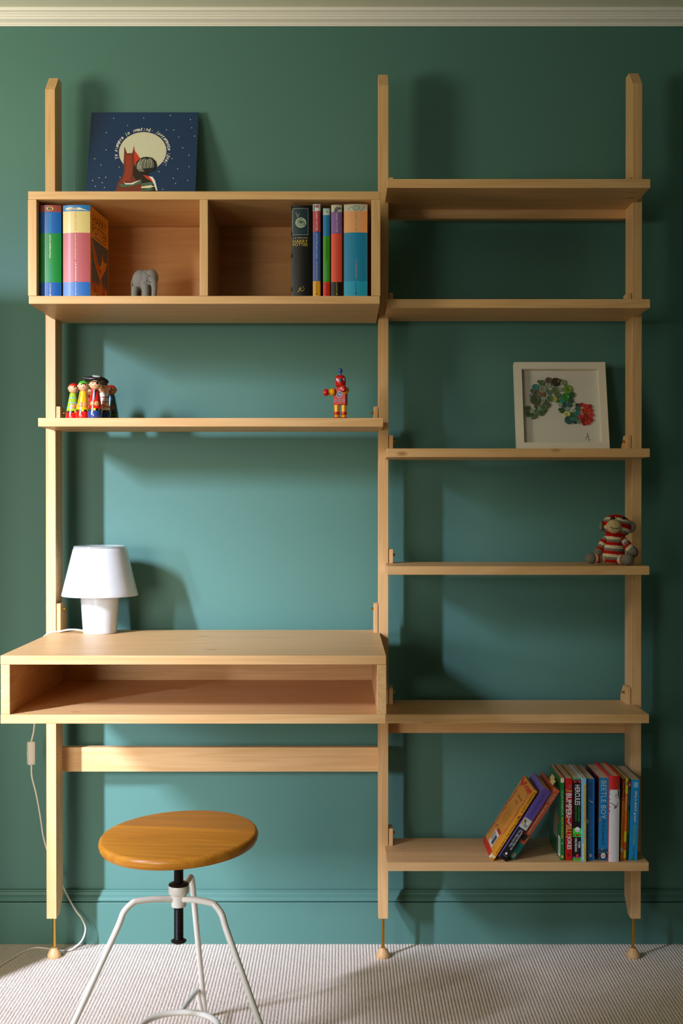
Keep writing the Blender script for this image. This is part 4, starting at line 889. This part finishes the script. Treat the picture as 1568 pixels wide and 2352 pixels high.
_b = bmesh.new(); _b.from_mesh(eb); bvh = BVHTree.FromBMesh(_b)
def surf(x, z, side=-1):
    h = bvh.ray_cast(Vector(V3(x, side*60, z)), Vector((0, -side, 0))); return h[0] if h[0] else Vector(V3(x, side*16, z))
for sgn in (-1, 1):
    bm = bmesh.new(); n_ = 22; cx_e, cz_e = -3.5, 51.0; outer = []; inner = []
    c0_ = surf(cx_e, cz_e, sgn)
    for rr_e, lift in ((1.0, .35), (.86, 1.25), (.45, 1.5)):
        ring = []
        for i in range(n_):
            a = 2*PI*i/n_; x = cx_e+11.5*rr_e*math.cos(a)*(1+.12*math.sin(a)); z = cz_e+(15.5 if math.sin(a) < 0 else 13)*rr_e*math.sin(a)-2*rr_e*math.cos(a)
            p_ = surf(x, z, sgn); ring.append(bm.verts.new(p_+Vector((0, sgn*lift*mm, 0))))
        outer.append(ring)
    for a_r, b_r in zip(outer, outer[1:]):
        for i in range(n_): bm.faces.new((a_r[i], a_r[(i+1) % n_], b_r[(i+1) % n_], b_r[i]))
    cv = bm.verts.new(c0_+Vector((0, sgn*1.5*mm, 0)))
    for i in range(n_): bm.faces.new((outer[-1][i], outer[-1][(i+1) % n_], cv))
    me = fin(bm); link('ear', evald(me, [('SOLIDIFY', dict(thickness=.0012, offset=0))]), egr, el, smooth=True)
e_ = surf(11.5, 53.5); link('eye', ellm(tuple(e_), V3(1.4, .9, 1.9), 12, 8), black, el, smooth=True)
bm = bmesh.new(); tube(bm, catmull([surf(x, z)+Vector((0, -.0002, 0)) for x, z in ((3.5, 44.5), (7, 42.3), (11, 40.2), (15, 38.8), (18, 38.8))], 4), .0006, 8); link('mouth', fin(bm), mat('2E2C28', .8), el, smooth=True)
bm = bmesh.new(); tube(bm, catmull([V3(-29, 6, 50), V3(-32, 6, 42), V3(-31.5, 6, 32)], 5), .0014, 8); link('tail', fin(bm), egr, el, smooth=True)

# ================================================================== WOODEN DOLLS
skin = mat('E8B288', .25, coat=.6); skin2 = mat('B87A4C', .25, coat=.6); hairm = mat('0E0A0A', .2, coat=.6); beltm = mat('140E0A', .3, coat=.5); bkl = mat('E8C41E', .35)
GD = 'painted wooden pirate dolls'
def doll(label, x, Y, H, rz, shirt, trouser, hat, sk=skin, stripe=None, kind='bandana', hatm=None, tilt=0, vest=None, s=1.0):
    t = thing('wooden_doll', label, 'doll', (X(x, Y), Y, zL+.0003), (0, R(tilt), R(rz)), GD)
    k = H/.094*s; m_ = lambda c: mat(c, .2, coat=.7)
    P1 = [(0, 0), (.0148, 0), (.0162, .002), (.0168, .008), (.0164, .014), (.0156, .0195), (0, .0195)]
    link('trousers', lathe_me([(r*k, z*k) for r, z in P1], 40), m_(trouser), t, smooth=True)
    link('belt', lathe_me([(0, .0185*k), (.0160*k, .0186*k), (.0159*k, .0228*k), (0, .0228*k)], 40), beltm, t, smooth=True)
    def rr_(z): return .0157+(.0088-.0157)*((z-.0228)/(.066-.0228))
    link('shirt', lathe_me([(0, .0225*k), (.0157*k, .0226*k)]+[(rr_(.0228+.0432*i/6)*k, (.0228+.0432*i/6)*k) for i in range(1, 6)]+[(.0088*k, .066*k), (.0070*k, .0672*k), (0, .0672*k)], 40), m_(shirt), t, smooth=True)
    if stripe:
        for z in (.030, .042, .054):
            link('shirt_stripe', lathe_me([((rr_(z)-.0005)*k, (z)*k), ((rr_(z)+.0003)*k, z*k), ((rr_(z+.0022)+.0003)*k, (z+.0022)*k), ((rr_(z+.0022)-.0005)*k, (z+.0022)*k)], 40, cap=False, close=True), m_(stripe), t, smooth=True)
    hc = .0785*k; hr = .0134*k
    hd = link('head', ellm((0, 0, hc), (hr, hr, hr*.93), 32, 20), sk, t, smooth=True)
    for sx_ in (-1, 1):
        link('ear', ellm((sx_*hr*.97, 0, hc), (.0022*k, .0020*k, .0028*k), 12, 8), sk, hd, smooth=True)
        a = R(20)*sx_; link('eye', ellm((hr*math.sin(a), -hr*math.cos(a)*.985, hc+.0022*k), (.0013*k, .0007*k, .0017*k), 10, 8), black, hd, smooth=True)
    link('nose', ellm((0, -hr*1.0, hc-.0016*k), (.0010*k, .0008*k, .0009*k), 10, 8), mat('D89A70', .3), hd, smooth=True)
    bm = bmesh.new(); tube(bm, catmull([(hr*.98*math.sin(a)*math.cos(.3), -hr*1.0*math.cos(a)*math.cos(.35), hc-.0045*k+.0022*k*(abs(a)/.42)**2) for a in (-.42, -.2, 0, .2, .42)], 4), .00035*k, 6); link('mouth', fin(bm), black, hd, smooth=True)
    # arms: thin outline grooves and clasped hands on the belly
    for sx_ in (-1, 1):
        z = .0340; a = R(21)*sx_; rad = rr_(z)
        link('hand', ellm((rad*math.sin(a)*k, -rad*math.cos(a)*.99*k, z*k), (.0058*k, .0026*k, .0062*k), 16, 10, Euler((0, 0, a))), mat('E0935A' if sk is skin else '8A5A2E', .3, coat=.5), t, smooth=True)
        pts = []
        for zz_, aa in ((.062, 40), (.052, 46), (.042, 42), (.036, 30)): rad = rr_(zz_)+.0002; pts.append((rad*math.sin(R(aa)*sx_)*k, -rad*math.cos(R(aa))*k, zz_*k))
        bm = bmesh.new(); tube(bm, catmull(pts, 4), .00035*k, 6); link('arm_outline', fin(bm), beltm, t, smooth=True)
    bm = bmesh.new(); yb = -(.0161)*k; box(bm, -.0030*k, .0030*k, yb-.0006*k, yb+.001*k, .0180*k, .0235*k, bev=.0003); link('buckle', fin(bm), bkl, t)
    for aa in (-75, -40, 40, 75): link('belt_stud', ellm((.0160*k*math.sin(R(aa)), -.0160*k*math.cos(R(aa)), .0208*k), (.0010*k,)*3, 8, 6), bkl, t, smooth=True)
    if vest:
        bm = bmesh.new(); vs = [bm.verts.new(c) for c in [((-.0050)*k, -(rr_(.066)*math.cos(.6)+.0003)*k, .0662*k), ((.0050)*k, -(rr_(.066)*math.cos(.6)+.0003)*k, .0662*k), (0, -(rr_(.040)+.0006)*k, .040*k), (0, -(rr_(.066)+.0006)*k, .0662*k)]]
        bm.faces.new((vs[0], vs[2], vs[3])); bm.faces.new((vs[3], vs[2], vs[1])); link('waistcoat_opening', fin(bm), black, t)
    if kind == 'bandana':
        n = 10; prof = [(hr*1.04*math.cos(R(28+62*i/n)) if i < n else 0, hc+hr*1.02*math.sin(R(28+62*i/n))) for i in range(n+1)]
        bm = bmesh.new(); lathe(bm, [(hr*.90, hc+hr*.42)]+prof, 32, cap=False); link('bandana', fin(bm), hatm or m_(hat), hd, smooth=True)
        bm = bmesh.new(); ell(bm, (0, hr*.24, hc+hr*.06), (hr*1.02, hr*.92, hr*.88)); ell(bm, (0, hr*.95, hc-.002*k), (.004*k, .004*k, .009*k)); link('hair', fin(bm), hairm, hd, smooth=True)
        for i in range(5):
            a = R(-16+8*i); bm = bmesh.new(); tube(bm, [(hr*1.0*math.sin(a)*.9, -hr*.93*math.cos(a), hc+hr*.46), (hr*1.0*math.sin(a+.05), -hr*1.01*math.cos(a), hc+hr*.24)], .0008*k, 6, rend=.0001); link('fringe', fin(bm), hairm, hd)
    else:
        bm = bmesh.new(); ell(bm, (0, hr*.20, hc+hr*.22), (hr*1.08, hr*.98, hr*.92))
        link('hair', fin(bm), hairm, hd, smooth=True)
        hb = blob([('e', (0, .002, hc+hr*.98), (hr*1.35, hr*1.0, hr*.50)), ('e', (hr*1.25, hr*.25, hc+hr*.55), (hr*1.0, hr*.75, hr*.62)), ('e', (hr*.5, hr*.1, hc+hr*.95), (hr*1.3, hr*.9, hr*.50)),
                   ('t', [(-hr*.6, -hr*.2, hc+hr*.95), (-hr*1.4, -hr*.25, hc+hr*1.02), (-hr*2.0, -hr*.3, hc+hr*1.18)], (hr*.50, hr*.10)), ('t', [(-hr*.6, 0, hc+hr*.8), (-hr*1.3, 0, hc+hr*.75), (-hr*1.7, 0, hc+hr*.55)], (hr*.48, hr*.18))], hr*.075, 3)
        hm = link('pirate_hat', hb, mat('0C0A0A', .38, coat=.15), hd, smooth=True)
        link('hat_emblem', ellm((.003, -hr*.42, hc+hr*1.40), (hr*.72, hr*.42, hr*.13), 20, 10, Euler((R(24), R(6), 0))), mat('B4B4B8', .45), hm, smooth=True)
        for i in range(8):
            a = R(-38+10*i); bm = bmesh.new(); tube(bm, [(hr*1.0*math.sin(a)*.95, -hr*.93*math.cos(a), hc+hr*.58), (hr*1.0*math.sin(a+.05), -hr*1.0*math.cos(a), hc+hr*.30)], .0009*k, 6, rend=.0001); link('fringe', fin(bm), hairm, hd)
        link('eye_patch', ellm((hr*math.sin(R(24)), -hr*math.cos(R(24))*.985, hc+.0024*k), (.0027*k, .0009*k, .0029*k), 12, 8, Euler((0, 0, R(24)))), black, hd, smooth=True)
    return t
doll('doll in a lime and blue striped shirt with a red bandana, at the left end', 167, 2.868, .091, 38, 'A4C41E', 'D81A14', 'D81E14', stripe='6AAEDC', tilt=2)
doll('doll in a yellow shirt and red trousers with a green bandana', 190.5, 2.833, .0935, 8, 'F2B80C', 'E01A12', '4CB42A', tilt=1.5)
doll('half-hidden doll in red behind the yellow and the hatted dolls', 207, 2.905, .088, 10, 'D01E16', '2A4A9A', '1A1414', hatm=hairm)
doll('front doll in a red coat and blue trousers under a black pirate hat', 218.5, 2.803, .0945, 6, 'DE1C14', '2C4484', '101010', kind='hat', vest=True, tilt=.5)
doll('doll in a white shirt with red stripes and blue trousers, behind the hatted doll', 240, 2.846, .0905, -10, 'E4E0D0', '1C3A80', '141010', stripe='B8201E', hatm=hairm, tilt=-2.5)
doll('doll in a dark blue shirt with a red bandana, at the right end', 257.5, 2.888, .0885, -4, '16506E', '2C6A1E', 'C41E16', stripe='2E6E84', sk=skin2, tilt=-1.5)

# ================================================================== WOODEN ROBOT
rc = mat('C81410', .28, coat=.4); yl = mat('F0A80E', .25, coat=.6); rbl = mat('0E4E9A', .25, coat=.6); nb = mat('0C1E5A', .35)
rob = thing('wooden_robot', 'red and yellow wooden robot toy with a blue knob on its head', 'toy', (X(781.5, 2.81), 2.810, zL+.0003))
u_ = 2.81/F
bt_ = link('torso', None or box_me(-.0152, .0152, -.0085, .0085, .0325, .0712, bev=.0012), mat('C01410', .5, coat=.05), rob, smooth=False, rot=(0, 0, R(-17)))
P = Print((0, -.0085, 0), (1, 0, 0), (0, 0, 1), (0, -1, 0)); sil = mat('9AAAB4', .35); wh = mat('E8ECEC', .4)
P.disc(mat('6E7A80', .4), .000, .0565, .0080, .0080, 0, 28); P.disc(sil, .000, .0565, .0070, .0070, 1, 28); P.disc(nb, 0, .0565, .0058, .0058, 2, 28); P.stroke(wh, [(-.001, .0605), (-.0016, .0555), (.0038, .0560)], .0010, 3); P.disc(wh, .0036, .0560, .0010, .0010, 4, 10)
for u in (-.0100, 0, .0102): P.disc(sil, u, .0428, .0028, .0028, 0, 18); P.disc(nb, u, .0428, .0019, .0019, 1, 14)
for u in (-.0090, .0085): P.rect(black, u-.0006, u+.0006, .0335, .0375, 0)
P.build('dial_print', bt_)
link('neck', lathe_me([(0, .0700), (.0060, .0700), (.0060, .0745), (0, .0745)], 20), rc, rob, smooth=True)
hz0 = .0735; hp = [(0, hz0), (.0070, hz0), (.0105, hz0+.0022), (.0130, hz0+.0062), (.0131, hz0+.0185), (.0120, hz0+.0228), (.0090, hz0+.0265), (.0050, hz0+.0283), (0, hz0+.0287)]
hd = link('head', lathe_me(hp, 40), rc, rob, smooth=True)
for a in (-40, 40):
    link('eye', ellm((.0131*math.sin(R(a)), -.0131*math.cos(R(a)), hz0+.0168), (.0026, .0008, .0033), 16, 10, Euler((0, 0, R(a)))), wh, hd, smooth=True)
    link('pupil', ellm((.0138*math.sin(R(a-3)), -.0138*math.cos(R(a-3)), hz0+.0156), (.0011, .0006, .0013), 10, 8, Euler((0, 0, R(a)))), black, hd, smooth=True)
link('nose', ellm((.0008, -.0135, hz0+.0150), (.0036, .0026, .0038), 18, 12), rbl, hd, smooth=True)
link('antenna', lathe_me([(0, hz0+.0280), (.0030, hz0+.0280), (.0026, hz0+.0320), (.0029, hz0+.0336), (.0050, hz0+.0360), (.0055, hz0+.0386), (.0047, hz0+.0416), (.0025, hz0+.0434), (0, hz0+.0438)], 24), rbl, hd, smooth=True)
A = lambda p0, p1, segs: None
def arm(p0, p1):
    p0 = Vector(p0); p1 = Vector(p1); d = (p1-p0).normalized(); L = (p1-p0).length
    bm = bmesh.new(); M = aim(p0, p1); lathe(bm, [(0, 0), (.0080, 0), (.0084, .001), (.0084, .0066), (.0074, .0080), (.0066, .0086), (.0063, .010), (.0063, L-.004), (0, L-.004)], 28, M=M); a_ = link('arm', fin(bm), yl, rob, smooth=True)
    bm = bmesh.new(); lathe(bm, [(0, 0), (.0064, 0), (.0078, .0015), (.0082, .0048), (.0076, .0082), (.0052, .0112), (0, .0122)], 28, M=Matrix.Translation(p1-d*.006) @ d.to_track_quat('Z', 'Y').to_matrix().to_4x4()); link('hand', fin(bm), rc, a_, smooth=True)
arm((-.0152, -.004, .0625), (-.0345, -.009, .0605)); arm((.0125, -.0080, .0655), (.0062, -.0300, .0672))
for s_ in (-1, 1):
    cx_ = s_*.0082; o = link('leg', lathe_me([(0, .0035), (.0052, .0035), (.0056, .0095), (.0060, .0100), (.0060, .0155), (.0060, .0165), (.0068, .0325), (0, .0325)], 28), yl, rob, smooth=True, loc=(cx_, .001*s_, 0))
    link('knee_ring', lathe_me([(.0050, .0098), (.0064, .0098), (.0072, .0118), (.0072, .0145), (.0064, .0166), (.0050, .0166)], 28, cap=False, close=True), rc, o, smooth=True)
    bm = bmesh.new(); lathe(bm, [(0, 0), (.0098, 0), (.0100, .0015), (.0085, .0036), (0, .0040)], 28); me = fin(bm); me.transform(Matrix.Diagonal((1, 1.25, 1, 1))); link('foot', me, rc, o, smooth=True, loc=(0, -.003, 0))

# ================================================================== CROCHET MONKEY
RED, CRM, GRY = 'CC1A12', 'EEDFB8', '8A8276'
mk = thing('crochet_monkey', 'small crochet monkey in red, cream and grey stripes sitting against the right upright', 'soft toy', (X(1404, 2.835), 2.835, s4+.0003))
body_m = crochet('crochet_body', .0205, [GRY, CRM, RED], [.30, .64], .45)
limb_m = crochet('crochet_limb', .0190, [GRY, RED, CRM], [.30, .62], .0)
grey_m = crochet('crochet_grey', 1.0, [GRY, GRY], [.5], 0); cream_m = crochet('crochet_cream', 1.0, ['D8C090', 'D8C090'], [.5], 0)
m1 = .001
bd = evald(lathe_me([(0, 0), (.020, .0005), (.0275, .006), (.0300, .016), (.0290, .028), (.0258, .041), (.0225, .053), (.0210, .063), (.0200, .071), (0, .075)], 36), [('SUBSURF', dict(levels=1))])
link('body', bd, body_m, mk, smooth=True, loc=(0, 0, .0022), rot=(0, R(5), 0))
hm_ = link('head', ellm((0, 0, 0), (.0350, .0300, .0265), 40, 28), crochet('crochet_head', .0215, [GRY, CRM, RED], [.25, .55], .80), mk, smooth=True, loc=(.0120, -.0005, .0905), rot=(R(-14), R(8), R(-18)))
link('muzzle', ellm((0, 0, 0), (.0180, .0140, .0165), 32, 20), crochet('crochet_muzzle', .0016, ['E0C898', 'B89A68'], [.72], 0, 'Y'), mk, smooth=True, loc=(.0000, -.0270, .0900), rot=(R(-8), 0, R(-8)))
bm = bmesh.new(); tube(bm, catmull([(-.0125, -.0383, .0890), (-.0070, -.0409, .0862), (-.0005, -.0417, .0852), (.0062, -.0405, .0862), (.0108, -.0378, .0890)], 5), .0007, 8); link('mouth', fin(bm), black, mk, smooth=True)
for x_, y_ in ((.0215, -.0210), (-.0030, -.0240)): link('eye', ellm((x_, y_, .1085), (.0060, .0042, .0044), 18, 12), black, mk, smooth=True)
for (p_, r_, rz_) in (((-.0240, -.004, .0905), (.0055, .0105, .0125), -20), ((.0425, -.010, .0885), (.0125, .0075, .0145), -30)): link('ear', ellm((0, 0, 0), r_, 24, 16), grey_m, mk, smooth=True, loc=p_, rot=(0, 0, R(rz_)))
def limb(p0, p1, r0, r1, foot):
    L = (Vector(p1)-Vector(p0)).length; M = aim(p0, p1)
    me = lathe_me([(0, -r0*.6), (r0*.7, -r0*.3), (r0, .003), (r0+(r1-r0)*.5, L*.5), (r1*.97, L*.85), (0, L*.9)], 28)
    e = M.to_euler(); o = link('limb', me, limb_m, mk, smooth=True, loc=M.to_translation(), rot=e); o.name = 'arm' if foot == 'hand' else 'leg'
    link(foot, ellm((0, 0, L), (r1*1.08, r1*1.08, r1*1.25), 28, 18), grey_m, o, smooth=True)
limb((.0180, -.004, .0640), (.0455, -.0150, .0310), .0105, .0118, 'hand'); limb((-.0160, -.004, .0600), (-.0320, -.0080, .0300), .0088, .0090, 'hand')
limb((-.0100, -.006, .0145), (-.0500, -.0150, .0150), .0100, .0118, 'foot'); limb((.0080, -.0120, .0130), (.0290, -.0370, .0140), .0105, .0128, 'foot')

for o in bpy.data.objects:
    if '_w' in o: del o['_w']
